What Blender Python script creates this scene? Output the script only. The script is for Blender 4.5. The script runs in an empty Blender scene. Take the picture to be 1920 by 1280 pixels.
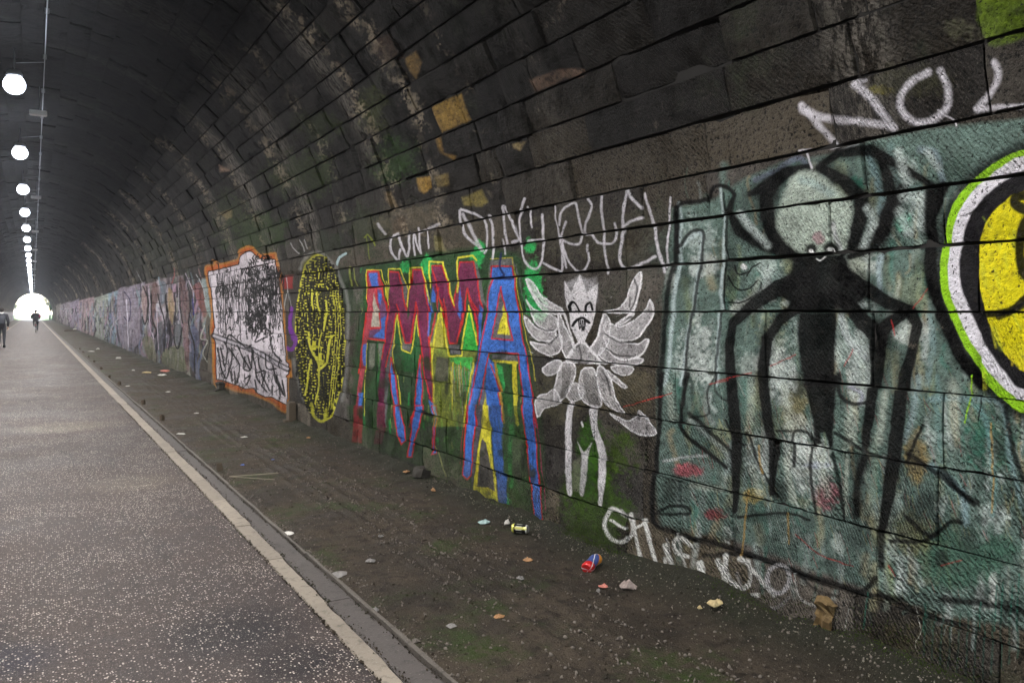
import bpy, bmesh, math, random
import numpy as np
from mathutils import Vector, Matrix, noise as mnoise
random.seed(7); rng = np.random.default_rng(11)
R = math.radians
sc = bpy.context.scene
col = sc.collection

# ------------------------------------------------------------------ camera
# metres: x across the tunnel, y along it, z up; z = 0 is the camera's height, the ground is at GZ
GZ = -1.57
FPX, VPX, HPY = 1524.0, 62.0, 585.0          # focal length, tunnel's vanishing column, horizon row in photo pixels
YAW = math.atan((960 - VPX) / FPX)
CT, ST = math.cos(YAW), math.sin(YAW)
cam_d = bpy.data.cameras.new('camera'); cam = bpy.data.objects.new('camera', cam_d); col.objects.link(cam)
cam_d.sensor_width = 36.0; cam_d.lens = FPX / 1920 * 36.0
cam_d.shift_y = -(640 - HPY) / 1920
cam_d.clip_start = 0.05; cam_d.clip_end = 3000
cam.location = (0, 0, 0); cam.rotation_euler = (R(90), 0, -YAW)
sc.camera = cam

# ------------------------------------------------------------------ daylight outside both portals
w = bpy.data.worlds.new('World'); sc.world = w; w.use_nodes = True
nt = w.node_tree; bg = nt.nodes['Background']
sky = nt.nodes.new('ShaderNodeTexSky'); sky.sky_type = 'NISHITA'; sky.sun_disc = False
sky.sun_elevation = R(48); sky.sun_rotation = R(24); sky.dust_density = 0.6
nt.links.new(sky.outputs[0], bg.inputs[0]); bg.inputs[1].default_value = 0.15
sd = bpy.data.lights.new('sun', 'SUN'); so = bpy.data.objects.new('sun', sd); col.objects.link(so)
sd.energy = 3.5; sd.angle = R(0.5); sd.color = (1, 0.95, 0.88)
# same direction as the sky's sun (rotation measured clockwise from +Y)
sdir = Vector((math.sin(R(24)) * math.cos(R(48)), math.cos(R(24)) * math.cos(R(48)), math.sin(R(48))))
so.rotation_euler = sdir.to_track_quat('Z', 'Y').to_euler()
vs = sc.view_settings
vs.view_transform = 'Standard'; vs.look = 'None'; vs.gamma = 1; vs.use_curve_mapping = False
vs.exposure = 3.0
sc.cycles.use_denoising = True
try:
    sc.cycles.denoiser = 'OPENIMAGEDENOISE'; sc.cycles.denoising_prefilter = 'ACCURATE'
except Exception: pass
sc.cycles.max_bounces = 6; sc.cycles.diffuse_bounces = 4; sc.cycles.caustics_reflective = False; sc.cycles.caustics_refractive = False
sc.cycles.sample_clamp_indirect = 1.0

HAZE = 0.0006
LAMP_W = 23.0
LAMP_Y0, LAMP_DY, LAMP_X, LAMP_Z = 13.0, 5.5, -0.22, 3.10
Y_IN, Y_OUT = -14.0, 183.0                    # the tunnel's two ends

# ------------------------------------------------------------------ tunnel profile
XW, Z0, ZB = 3.222, 0.10, 3.50               # half width, springing height, rise of the vault
_t = np.linspace(0, math.pi, 721)
_px = np.concatenate([[XW], XW * np.cos(_t), [-XW]])
_pz = np.concatenate([[-2.0], Z0 + ZB * np.sin(_t), [-2.0]])
_pa = np.concatenate([[0], np.cumsum(np.hypot(np.diff(_px), np.diff(_pz)))])
ATOT = _pa[-1]
def prof(a):
    "point and inward normal of the profile at arc length a"
    x = np.interp(a, _pa, _px); z = np.interp(a, _pa, _pz)
    e = 0.004
    dx = np.interp(a + e, _pa, _px) - np.interp(a - e, _pa, _px); dz = np.interp(a + e, _pa, _pz) - np.interp(a - e, _pa, _pz)
    l = math.hypot(dx, dz) or 1
    return x, z, -dz / l, dx / l
_half = len(_pa) // 2
_m = CT * _pz[:_half] / _px[:_half]
def wall_at(px, py):
    "photo pixel -> (y along the tunnel, arc length, x, z) on the right half of the tunnel"
    du = px - VPX; m = (HPY - py) / du
    a = float(np.interp(m, _m, _pa[:_half])); x = float(np.interp(m, _m, _px[:_half])); z = float(np.interp(m, _m, _pz[:_half]))
    D = FPX * x / (CT * du)
    return (D - x * ST) / CT, a, x, z
def floor_at(px, py, z=GZ):
    "photo pixel -> point on the ground"
    D = FPX * z / (HPY - py) * 1.0
    x = (px - VPX) * CT * D / FPX
    return Vector((x, (D - x * ST) / CT, z))

# ------------------------------------------------------------------ object helpers
def link(o, parent=None):
    col.objects.link(o)
    if parent is not None: o.parent = parent
    return o
def tag(o, label=None, cat=None, group=None, kind=None):
    if label: o['label'] = label
    if cat: o['category'] = cat
    if group: o['group'] = group
    if kind: o['kind'] = kind
    return o
def empty(name, loc=(0, 0, 0), rz=0):
    o = bpy.data.objects.new(name, None); o.location = loc; o.rotation_euler = (0, 0, rz); o.empty_display_size = .1
    return link(o)
def mesh_obj(name, verts, faces, mat, parent=None, loc=(0, 0, 0), smooth=False):
    me = bpy.data.meshes.new(name); me.from_pydata([tuple(v) for v in verts], [], faces); me.update()
    if mat: me.materials.append(mat)
    if smooth: me.shade_smooth()
    o = bpy.data.objects.new(name, me); o.location = loc
    return link(o, parent)
class MB:
    "collects simple shapes into one mesh"
    def __init__(s): s.bm = bmesh.new()
    def box(s, c, d, rot=None, bev=0):
        r = bmesh.ops.create_cube(s.bm, size=1)['verts']
        M = Matrix.Translation(c) @ (rot.to_4x4() if rot else Matrix.Identity(4)) @ Matrix.Diagonal((*d, 1))
        bmesh.ops.transform(s.bm, matrix=M, verts=r)
        if bev:
            es = {e for v in r for e in v.link_edges}
            bmesh.ops.bevel(s.bm, geom=list(es), offset=bev, segments=2, affect='EDGES')
        return s
    def tube(s, p0, p1, r0, r1=None, n=10):
        p0, p1 = Vector(p0), Vector(p1); r1 = r0 if r1 is None else r1
        d = p1 - p0; q = d.to_track_quat('Z', 'Y').to_matrix().to_4x4()
        bmesh.ops.create_cone(s.bm, cap_ends=True, segments=n, radius1=r0, radius2=r1, depth=d.length, matrix=Matrix.Translation((p0 + p1) / 2) @ q)
        return s
    def sphere(s, c, r, sc_=(1, 1, 1), u=12, v=8):
        vs_ = bmesh.ops.create_uvsphere(s.bm, u_segments=u, v_segments=v, radius=r)['verts']
        bmesh.ops.transform(s.bm, matrix=Matrix.Translation(c) @ Matrix.Diagonal((*sc_, 1)), verts=vs_); return s
    def lathe(s, prof_, n=20, M=None):
        rings = []
        for (r, z) in prof_:
            rings.append([s.bm.verts.new((r * math.cos(2 * math.pi * k / n), r * math.sin(2 * math.pi * k / n), z)) for k in range(n)])
        for a, b in zip(rings, rings[1:]):
            for k in range(n): s.bm.faces.new((a[k], a[(k + 1) % n], b[(k + 1) % n], b[k]))
        s.bm.faces.new(rings[-1]); s.bm.faces.new(list(reversed(rings[0])))
        if M is not None: bmesh.ops.transform(s.bm, matrix=M, verts=[v for r in rings for v in r])
        return s
    def build(s, name, mat, parent=None, loc=(0, 0, 0), smooth=False, rot=None):
        bmesh.ops.recalc_face_normals(s.bm, faces=s.bm.faces[:])
        me = bpy.data.meshes.new(name); s.bm.to_mesh(me); s.bm.free()
        if mat: me.materials.append(mat)
        if smooth: me.shade_smooth()
        o = bpy.data.objects.new(name, me); o.location = loc
        if rot: o.rotation_euler = rot
        return link(o, parent)

# ------------------------------------------------------------------ node helper
class NT:
    def __init__(s, name):
        s.m = bpy.data.materials.new(name); s.m.use_nodes = True; s.t = s.m.node_tree; s.n = s.t.nodes; s.l = s.t.links
        s.b = s.n['Principled BSDF']; s.out = s.n['Material Output']
    def add(s, typ, **kw):
        n = s.n.new(typ)
        for k, v in kw.items(): setattr(n, k, v)
        return n
    def put(s, sock, v):
        if isinstance(v, bpy.types.NodeSocket): s.l.new(v, sock)
        elif v is not None: sock.default_value = v
    def math(s, op, a, b=None, c=None, clamp=False):
        n = s.add('ShaderNodeMath', operation=op, use_clamp=clamp)
        for i, v in enumerate((a, b, c)):
            if v is not None: s.put(n.inputs[i], v)
        return n.outputs[0]
    def mix(s, f, a, b, mode='MIX'):
        n = s.add('ShaderNodeMix', data_type='RGBA', blend_type=mode); n.clamp_factor = True
        s.put(n.inputs[0], f); s.put(n.inputs[6], a if not isinstance(a, tuple) else (*a, 1)); s.put(n.inputs[7], b if not isinstance(b, tuple) else (*b, 1))
        return n.outputs[2]
    def noise(s, vec, scale, detail=4, rough=.55, dim='3D', dist=0):
        n = s.add('ShaderNodeTexNoise', noise_dimensions=dim)
        s.put(n.inputs['Vector'], vec); s.put(n.inputs['Scale'], scale); s.put(n.inputs['Detail'], detail); s.put(n.inputs['Roughness'], rough); s.put(n.inputs['Distortion'], dist)
        return n.outputs['Fac']
    def ramp(s, f, lo, hi, a=0.0, b=1.0):
        n = s.add('ShaderNodeMapRange', interpolation_type='SMOOTHSTEP'); s.put(n.inputs[0], f); n.inputs[1].default_value = lo; n.inputs[2].default_value = hi
        n.inputs[3].default_value = a; n.inputs[4].default_value = b
        return n.outputs[0]
    def scale(s, vec, k):
        n = s.add('ShaderNodeVectorMath', operation='MULTIPLY'); s.put(n.inputs[0], vec); s.put(n.inputs[1], k); return n.outputs[0]
    def pos(s): return s.add('ShaderNodeNewGeometry').outputs['Position']
    def bump(s, h, strength=.5, dist=.01, nrm=None):
        n = s.add('ShaderNodeBump'); s.put(n.inputs['Height'], h); s.put(n.inputs['Strength'], strength); s.put(n.inputs['Distance'], dist)
        if nrm: s.put(n.inputs['Normal'], nrm)
        return n.outputs[0]
    def fin(s, color=None, rough=None, nrm=None, spec=None, metal=None):
        b = s.b.inputs
        if color is not None: s.put(b['Base Color'], color if not isinstance(color, tuple) else (*color, 1))
        if rough is not None: s.put(b['Roughness'], rough)
        if nrm is not None: s.put(b['Normal'], nrm)
        if spec is not None: s.put(b['Specular IOR Level'], spec)
        if metal is not None: s.put(b['Metallic'], metal)
        return s.m
def simple(name, c, rough=.7, metal=0, var=.25, sc_=30, bmp=.2, spec=.4):
    k = NT(name); p = k.add('ShaderNodeTexCoord').outputs['Object']
    n = k.noise(p, sc_, 5, .6); lo = tuple(v * (1 - var) for v in c); hi = tuple(min(1, v * (1 + var)) for v in c)
    return k.fin(k.mix(n, lo, hi), rough, k.bump(n, bmp, .004), spec, metal)
def emit(name, c, s):
    k = NT(name); k.fin((.8, .8, .8), .5); k.put(k.b.inputs['Emission Color'], (*c, 1)); k.put(k.b.inputs['Emission Strength'], s); return k.m
# ------------------------------------------------------------------ the sprayed paint of the right wall: a colour map in wall space (along the
# tunnel by height), rasterised here from the outlines of each piece of graffiti
YS, TU0, TU1, TZ0, TZ1 = 1.9, math.log(0.7 + 1.9), math.log(150 + 1.9), -1.70, 3.0
TW, TH = 4400, 1240
_u = TU0 + (np.arange(TW) + .5) / TW * (TU1 - TU0); _Y = (np.exp(_u) - YS).astype(np.float32)
_z = (TZ0 + (np.arange(TH) + .5) / TH * (TZ1 - TZ0)).astype(np.float32)
_xz = np.interp(_z, _pz[1:_half], _px[1:_half]).astype(np.float32); _xz[_z < -1.9] = XW
_D = _xz[:, None] * ST + _Y[None, :] * CT
TPX = VPX + FPX * _xz[:, None] / (CT * _D)
TPY = HPY - FPX * _z[:, None] / _D
TY2 = np.broadcast_to(_Y[None, :], TPX.shape); TZ2 = np.broadcast_to(_z[:, None], TPX.shape)
def vnoise(shape, cell, seed, octs=1):
    r = np.random.default_rng(seed); out = np.zeros(shape, np.float32); amp = 1; tot = 0
    for o in range(octs):
        c = max(1.0, cell / 2 ** o); gh, gw = int(shape[0] / c) + 3, int(shape[1] / c) + 3
        g = r.random((gh, gw), dtype=np.float32)
        yy = np.arange(shape[0]) / c; xx = np.arange(shape[1]) / c
        yi = yy.astype(int); xi = xx.astype(int); fy = (yy - yi).astype(np.float32); fx = (xx - xi).astype(np.float32)
        fy = fy * fy * (3 - 2 * fy); fx = fx * fx * (3 - 2 * fx)
        a = g[yi][:, xi]; b = g[yi][:, xi + 1]; c_ = g[yi + 1][:, xi]; d = g[yi + 1][:, xi + 1]
        out += amp * ((a * (1 - fx) + b * fx) * (1 - fy[:, None]) + (c_ * (1 - fx) + d * fx) * fy[:, None]); tot += amp; amp *= .55
    return out / tot
SH = TPX.shape
_sx = (TPX - VPX) / 900
TPX = TPX + ((vnoise(SH, 9, 1, 2) - .5) * 2.0 + (vnoise(SH, 60, 2) - .5) * 2.0) * np.clip(_sx, .35, 1.6)
TPY = TPY + ((vnoise(SH, 9, 3, 2) - .5) * 2.0 + (vnoise(SH, 60, 4) - .5) * 2.0) * np.clip(_sx, .35, 1.6)
N1, N2, N3 = vnoise(SH, 5, 5, 2), vnoise(SH, 30, 6, 3), vnoise(SH, 130, 7, 3)
CR = np.full(SH + (3,), .1, np.float32); CA = np.zeros(SH, np.float32)
def lin(c): return tuple(((v / 255) / 12.92 if v / 255 <= .04045 else ((v / 255 + .055) / 1.055) ** 2.4) for v in c)
def _win(pts, pad):
    xs = [p[0] for p in pts]; ys = [p[1] for p in pts]; x0, x1, y0, y1 = max(min(xs) - pad, VPX + 12), max(xs) + pad, min(ys) - pad, max(ys) + pad
    U, Z = [], []
    for px in (x0, (x0 + x1) / 2, x1):
        for py in (y0, (y0 + y1) / 2, y1):
            y, a, x, z = wall_at(px, py); U.append(math.log(max(y, -1.2) + YS)); Z.append(z)
    u0 = int((min(U) - TU0) / (TU1 - TU0) * TW) - 3; u1 = int((max(U) - TU0) / (TU1 - TU0) * TW) + 4
    v0 = int((min(Z) - TZ0) / (TZ1 - TZ0) * TH) - 3; v1 = int((max(Z) - TZ0) / (TZ1 - TZ0) * TH) + 4
    return max(0, v0), min(TH, v1), max(0, u0), min(TW, u1)
def over(win, a, c, var=.12):
    v0, v1, u0, u1 = win
    if v1 <= v0 or u1 <= u0: return
    C = CR[v0:v1, u0:u1]; A = CA[v0:v1, u0:u1]
    a = np.clip(a, 0, 1); na = a + A * (1 - a); k = np.where(na > 1e-4, a / np.maximum(na, 1e-4), 0)[..., None]
    s = (1 + (N1[v0:v1, u0:u1] - .5) * 2 * var + (N2[v0:v1, u0:u1] - .5) * 2 * var)[..., None]
    cc = np.array(c, np.float32)[None, None] * s
    CR[v0:v1, u0:u1] = C * (1 - k) + cc * k; CA[v0:v1, u0:u1] = na
def smooth(pts, n=6, closed=False):
    if len(pts) < 3: return pts
    P = [np.array(p[:2], float) for p in pts]; out = []
    if closed: P = [P[-1]] + P + [P[0], P[1]]
    else: P = [2 * P[0] - P[1]] + P + [2 * P[-1] - P[-2]]
    for i in range(1, len(P) - 2):
        for k in range(n):
            t = k / n; a, b, c, d = P[i - 1], P[i], P[i + 1], P[i + 2]
            out.append(tuple(.5 * ((2 * b) + (c - a) * t + (2 * a - 5 * b + 4 * c - d) * t * t + (-a + 3 * b - 3 * c + d) * t ** 3)))
    if not closed: out.append(tuple(P[-2]))
    return out
def _segd(X, Y, p, q):
    dx, dy = q[0] - p[0], q[1] - p[1]; L = dx * dx + dy * dy + 1e-9
    t = np.clip(((X - p[0]) * dx + (Y - p[1]) * dy) / L, 0, 1)
    return np.hypot(X - p[0] - t * dx, Y - p[1] - t * dy)
def line(pts, w, c, a=1.0, soft=.35, sm=True, grain=0.0, var=.12):
    "a sprayed line: w is its full width, soft the share of it that fades out"
    c = lin(c)
    if sm and len(pts) > 2: pts = smooth(pts, 4)
    W = _win(pts, w + 4); v0, v1, u0, u1 = W
    if v1 <= v0 or u1 <= u0: return
    d = np.full((v1 - v0, u1 - u0), 1e3, np.float32)
    for p, q in zip(pts, pts[1:]):
        a0, a1, b0, b1 = _win((p, q), w + 4); a0, a1, b0, b1 = max(a0, v0), min(a1, v1), max(b0, u0), min(b1, u1)
        if a1 <= a0 or b1 <= b0: continue
        dd = _segd(TPX[a0:a1, b0:b1], TPY[a0:a1, b0:b1], p, q); s = d[a0 - v0:a1 - v0, b0 - u0:b1 - u0]; np.minimum(s, dd, out=s)
    h = w / 2; e = max(.45, h * soft * 2)
    al = np.clip((h + e / 2 - d) / e, 0, 1); al = al * al * (3 - 2 * al) * a
    if grain: al = al * np.clip((N1[v0:v1, u0:u1] - grain + .5) * 2.2, 0, 1)
    over(W, al, c, var)
def taper(pts, ws, c, a=1.0, soft=3.0, grain=0.0, var=.12):
    "a stroke whose width changes from point to point"
    c = lin(c); W = _win(pts, max(ws) + 4); v0, v1, u0, u1 = W
    if v1 <= v0 or u1 <= u0: return
    X, Y = TPX[v0:v1, u0:u1], TPY[v0:v1, u0:u1]; d = np.full(X.shape, 1e3, np.float32)
    for p, q, w0, w1 in zip(pts, pts[1:], ws, ws[1:]):
        dx, dy = q[0] - p[0], q[1] - p[1]; t = np.clip(((X - p[0]) * dx + (Y - p[1]) * dy) / (dx * dx + dy * dy + 1e-9), 0, 1)
        d = np.minimum(d, np.hypot(X - p[0] - t * dx, Y - p[1] - t * dy) - (w0 * (1 - t) + w1 * t) / 2)
    al = np.clip((soft / 2 - d) / soft, 0, 1); al = al * al * (3 - 2 * al) * a
    if grain: al = al * np.clip((.6 * N1[v0:v1, u0:u1] + .4 * N2[v0:v1, u0:u1] - grain + .5) * 2.5, 0, 1)
    over(W, al, c, var)
def poly(pts, c, a=1.0, soft=1.2, sm=False, grain=0.0, var=.12, mask=None):
    c = lin(c)
    if sm: pts = smooth(pts, 4, True)
    W = _win(pts, soft + 3); v0, v1, u0, u1 = W
    if v1 <= v0 or u1 <= u0: return
    X, Y = TPX[v0:v1, u0:u1], TPY[v0:v1, u0:u1]; ins = np.zeros(X.shape, bool); d = np.full(X.shape, 1e3, np.float32)
    for p, q in zip(pts, pts[1:] + pts[:1]):
        if p[1] != q[1]:
            cr = ((p[1] > Y) != (q[1] > Y)) & (X < (q[0] - p[0]) * (Y - p[1]) / (q[1] - p[1]) + p[0]); ins ^= cr
        d = np.minimum(d, _segd(X, Y, p, q))
    sd_ = np.where(ins, d, -d); al = np.clip(.5 + sd_ / soft, 0, 1) * a
    if grain: al = al * np.clip((.6 * N1[v0:v1, u0:u1] + .4 * N2[v0:v1, u0:u1] - grain + .5) * 2.5, 0, 1)
    if mask is not None: al = al * mask(v0, v1, u0, u1)
    over(W, al, c, var)
def blob(x, y, rx, ry, c, a=.8, thr=.45, cell=None):
    "a patch with a ragged outline (moss, lichen, worn paint)"
    W = _win([(x - rx, y - ry), (x + rx, y + ry)], 4); v0, v1, u0, u1 = W
    if v1 <= v0 or u1 <= u0: return
    r = np.hypot((TPX[v0:v1, u0:u1] - x) / rx, (TPY[v0:v1, u0:u1] - y) / ry)
    n = .45 * N2[v0:v1, u0:u1] + .2 * N3[v0:v1, u0:u1] + .35 * N1[v0:v1, u0:u1]
    over(W, np.clip((n - thr - .10 + (1 - r) * .42) * 5, 0, 1) * np.clip((1.15 - r) * 3, 0, 1) * a, lin(c), .35)
def F(ox, oy, k): return lambda *p: [(ox + a / k, oy + b / k) for a, b in p]
A_, B_, C_, D_, E_, G_, H_ = F(380, 450, 3.657), F(90, 480, 4.923), F(1200, 240, 2.6667), F(1200, 700, 2.6667), F(660, 460, 3.766), F(960, 470, 3.763), F(640, 760, 4.571)
def Q(c, r): return F(480 * c, 320 * r, 4)
WH, BK, GRY = (240, 236, 240), (3, 3, 4), (110, 108, 112)

def paint_ground_stains():
    r = random.Random(3)
    # algae, lichen and lime stains of the bare stone
    for (x, y, rx, ry, c, a, t) in [
        (1120, 945, 75, 95, (58, 84, 20), .95, .35), (1150, 850, 60, 50, (62, 84, 20), .9, .38),
        (1110, 860, 30, 90, (52, 92, 18), .9, .35), (745, 300, 60, 50, (38, 58, 26), .85, .42), (560, 330, 90, 60, (46, 56, 30), .7, .45), (590, 240, 60, 40, (40, 48, 24), .6, .45),
        (480, 440, 80, 50, (42, 58, 26), .8, .42), (430, 400, 60, 60, (52, 60, 38), .6, .45), (690, 430, 80, 60, (44, 52, 34), .7, .45), (620, 460, 80, 40, (40, 48, 34), .7, .45),
        (700, 210, 40, 60, (52, 58, 30), .6, .5), (300, 470, 90, 70, (48, 52, 40), .6, .45), (1560, 640, 40, 40, (60, 70, 30), .5, .5), (390, 640, 40, 90, (48, 60, 28), .8, .4),
        (640, 560, 40, 70, (40, 60, 34), .7, .42), (700, 720, 50, 130, (40, 66, 30), .8, .38), (860, 880, 60, 70, (44, 62, 34), .7, .42), (1060, 740, 80, 60, (86, 82, 62), .6, .4),
        (1180, 740, 70, 60, (90, 84, 66), .6, .4), (1180, 640, 60, 60, (66, 66, 60), .5, .4), (980, 560, 60, 120, (70, 72, 60), .5, .4), (1100, 440, 150, 60, (82, 78, 66), .55, .42),
        (1240, 480, 60, 90, (70, 70, 64), .5, .4), (880, 440, 90, 40, (84, 78, 66), .55, .42), (760, 415, 70, 40, (90, 82, 68), .5, .42),
        (1700, 150, 90, 40, (62, 62, 44), .4, .45), (1640, 170, 40, 12, (104, 98, 44), .6, .45), (1800, 60, 50, 30, (88, 88, 70), .5, .5), (1690, 1200, 130, 60, (86, 80, 56), .5, .5)]:
        blob(x, y, rx, ry, c, a, t)
    poly(Q(3, 0)((1545, -120), (2100, -120), (2100, 260), (1920, 290), (1700, 350), (1645, 330), (1560, 150)), (80, 98, 28), .95, 10, grain=.22, var=.6)
    # spalled and newer stones: ochre, buff and pale faces
    O = (150, 118, 58)
    for pts, c, a in [(Q(1, 0)((1310, 810), (1530, 700), (1610, 900), (1390, 990)), (158, 128, 66), .95), (Q(1, 0)((1100, 440), (1185, 380), (1230, 470), (1180, 590), (1140, 540)), (122, 98, 58), .85),
                      (Q(1, 0)((1350, 1030), (1385, 1020), (1425, 1150), (1500, 1170), (1490, 1200), (1390, 1140)), O, .8), (Q(1, 1)((1195, 60), (1290, 40), (1310, 120), (1250, 170), (1215, 150)), (168, 132, 66), .95),
                      (Q(1, 1)((1340, 40), (1450, 20), (1455, 110), (1370, 130)), (130, 112, 66), .8), (Q(1, 1)((1540, 200), (1690, 140), (1740, 240), (1690, 270), (1560, 260)), (142, 128, 72), .85),
                      (Q(1, 1)((975, 160), (1000, 150), (1055, 280), (1030, 300), (985, 220)), (150, 130, 98), .8), (Q(1, 1)((1350, 490), (1380, 500), (1430, 610), (1360, 600)), (140, 134, 84), .8),
                      (Q(1, 0)((860, 320), (960, 480), (1090, 430), (1000, 260)), (96, 78, 66), .5), (Q(2, 0)((140, 600), (370, 520), (530, 520), (530, 580), (400, 590), (180, 690)), (128, 104, 88), .75),
                      (Q(2, 0)((0, 1080), (90, 1060), (60, 1130), (10, 1110)), (170, 150, 110), .85), (Q(2, 1)((1420, 360), (1470, 320), (1500, 350), (1440, 375)), (150, 100, 40), .8),
                      (Q(0, 1)((1640, 320), (1730, 290), (1740, 350), (1690, 370)), (140, 126, 88), .7), (Q(0, 0)((1060, 760), (1130, 770), (1150, 820), (1080, 820)), (120, 104, 74), .7),
                      (Q(0, 0)((1640, 1240), (1720, 1280), (1650, 1290)), (170, 140, 120), .8), (Q(1, 1)((1120, 280), (1340, 230), (1370, 370), (1140, 440)), (98, 90, 76), .55),
                      (Q(1, 1)((1010, 380), (1110, 330), (1130, 440), (1030, 480)), (104, 84, 66), .5)]:
        poly(pts, tuple(int(v * .88) for v in c), a * .95, 5.0, grain=.44, var=.5)
    # limewash streaks that run round the vault where the joints leak: paler flecks in narrow rings
    rings = [(6.55, .16, .9), (5.6, .1, .4), (7.6, .22, .7), (9.0, .2, .5), (10.6, .3, .8), (12.9, .35, .6), (15.2, .4, .9), (18.5, .4, .6), (22, .5, .9), (26.5, .6, .8), (32, .8, .9), (40, 1, .9), (49, 1.2, .9), (60, 1.5, .9), (75, 2, .9), (95, 2.5, .9), (120, 3, .9)]
    m = np.zeros(SH, np.float32)
    wob = (N3 - .5) * .5
    for (y, wd, k) in rings: m = np.maximum(m, k * np.exp(-((TY2 + wob * (wd * 4) - y - .0 * TZ2) / wd) ** 2))
    nn = vnoise(SH, 12, 21, 3)
    al = np.clip((nn * .6 + N1 * .4 - .60 + m * .24) * 7, 0, 1) * np.clip(m * 1.4, 0, 1) * np.clip((TZ2 - .35) / .4, 0, 1)
    over((0, TH, 0, TW), al * .6 * np.clip(N2 * 2.4 - .7, 0, 1), lin((146, 134, 116)), .3)

def paint_far():
    r = random.Random(5)
    pal = [(150, 140, 160), (128, 132, 150), (170, 160, 170), (120, 140, 150), (160, 130, 150), (130, 130, 120), (150, 120, 120), (110, 120, 150), (160, 160, 150)]
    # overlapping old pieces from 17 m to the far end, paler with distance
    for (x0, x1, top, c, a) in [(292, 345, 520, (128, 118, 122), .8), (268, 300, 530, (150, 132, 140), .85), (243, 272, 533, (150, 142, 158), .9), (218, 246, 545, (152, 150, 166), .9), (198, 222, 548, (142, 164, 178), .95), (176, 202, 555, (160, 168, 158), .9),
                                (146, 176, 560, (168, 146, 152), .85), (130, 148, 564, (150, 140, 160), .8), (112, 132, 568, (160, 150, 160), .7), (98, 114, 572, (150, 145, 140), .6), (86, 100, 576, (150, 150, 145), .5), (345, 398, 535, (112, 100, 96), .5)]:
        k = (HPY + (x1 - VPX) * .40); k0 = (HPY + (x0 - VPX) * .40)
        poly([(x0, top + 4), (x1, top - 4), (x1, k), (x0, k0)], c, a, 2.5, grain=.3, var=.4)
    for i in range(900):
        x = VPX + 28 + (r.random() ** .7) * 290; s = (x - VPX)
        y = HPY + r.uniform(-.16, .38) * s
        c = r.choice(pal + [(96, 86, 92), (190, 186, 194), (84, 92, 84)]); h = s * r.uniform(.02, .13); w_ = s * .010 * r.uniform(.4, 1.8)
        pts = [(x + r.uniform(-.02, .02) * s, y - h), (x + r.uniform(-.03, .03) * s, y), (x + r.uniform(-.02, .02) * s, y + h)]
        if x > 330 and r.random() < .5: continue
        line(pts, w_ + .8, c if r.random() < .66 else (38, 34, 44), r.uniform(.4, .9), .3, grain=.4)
    # the tall bubble letters beside the ink drawing
    lav, red, dk, cr, bl = (184, 172, 186), (140, 44, 46), (18, 16, 20), (150, 134, 112), (92, 104, 134)
    fills = [(B_((870, 280), (905, 300), (915, 480), (900, 630), (880, 560), (860, 400)), (150, 124, 124)), (B_((960, 270), (1010, 260), (1030, 380), (990, 470), (975, 650), (950, 520)), (112, 82, 76)),
             (B_((1040, 240), (1090, 250), (1080, 380), (1050, 460), (1030, 360)), (96, 106, 118)), (B_((1110, 290), (1150, 330), (1165, 480), (1150, 640), (1120, 560), (1100, 400)), (146, 124, 84)),
             (B_((1210, 210), (1260, 230), (1300, 420), (1300, 600), (1240, 620), (1220, 420)), (100, 72, 72)), (B_((1340, 280), (1430, 260), (1460, 520), (1430, 560), (1380, 420)), (116, 66, 58)),
             (B_((1420, 210), (1500, 240), (1480, 330), (1500, 560), (1470, 520), (1430, 320)), (140, 158, 158)), (B_((1160, 640), (1230, 640), (1240, 780), (1200, 850), (1165, 760)), (84, 92, 96)),
             (B_((1000, 640), (1050, 620), (1060, 860), (1030, 900), (1000, 800)), (92, 92, 100)), (B_((880, 750), (960, 760), (1000, 980), (940, 960), (880, 850)), (112, 112, 84)),
             (B_((1080, 860), (1250, 840), (1280, 1060), (1060, 1000)), (116, 120, 92)), (B_((1310, 640), (1390, 700), (1390, 900), (1350, 1050), (1320, 850)), (78, 84, 112)),
             (B_((640, 330), (740, 290), (800, 340), (850, 560), (840, 800), (700, 840), (650, 700)), (146, 136, 150)), (B_((1240, 660), (1290, 650), (1300, 1040), (1270, 1000)), (128, 96, 100))]
    for p, c in fills: poly(p, c, .72, 2, sm=True, grain=.42, var=.45)
    for p, wd, c in [(((870, 280), (920, 380), (915, 540), (895, 630), (870, 560)), 3.2, dk), (((950, 350), (955, 560), (1000, 700), (965, 750), (920, 580)), 3, dk), (((1010, 350), (1040, 480), (1080, 640), (1070, 880)), 3, dk),
                     (((1080, 360), (1100, 520), (1130, 700), (1110, 860)), 3, dk), (((1165, 340), (1175, 520), (1160, 760), (1200, 850), (1240, 660)), 3, dk), (((1290, 260), (1310, 480), (1300, 640), (1350, 850), (1355, 1080)), 3.4, dk),
                     (((1215, 300), (1220, 480), (1245, 620)), 2.6, dk), (((930, 280), (940, 470), (935, 640), (975, 760)), 2.4, lav), (((1000, 480), (1010, 700), (1020, 860)), 2.2, lav), (((1140, 250), (1170, 180), (1160, 110)), 3, (140, 80, 80)),
                     (((1270, 160), (1330, 300), (1340, 430)), 2, lav), (((1370, 170), (1430, 290), (1450, 420)), 2, (160, 164, 168)), (((700, 330), (760, 420), (745, 600), (700, 560)), 2.4, (60, 52, 84)), (((720, 400), (735, 640), (740, 840)), 2, (210, 205, 220)),
                     (((1440, 640), (1410, 760), (1470, 780), (1430, 900), (1470, 980)), 2.6, (170, 170, 160)), (((1480, 640), (1490, 800), (1460, 960)), 2, dk), (((1330, 400), (1340, 540)), 3, (60, 56, 120)), (((820, 140), (880, 280)), 1.6, (150, 150, 150))]:
        line(B_(*p), wd * .9, c, .95, .3, grain=.15)

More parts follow.
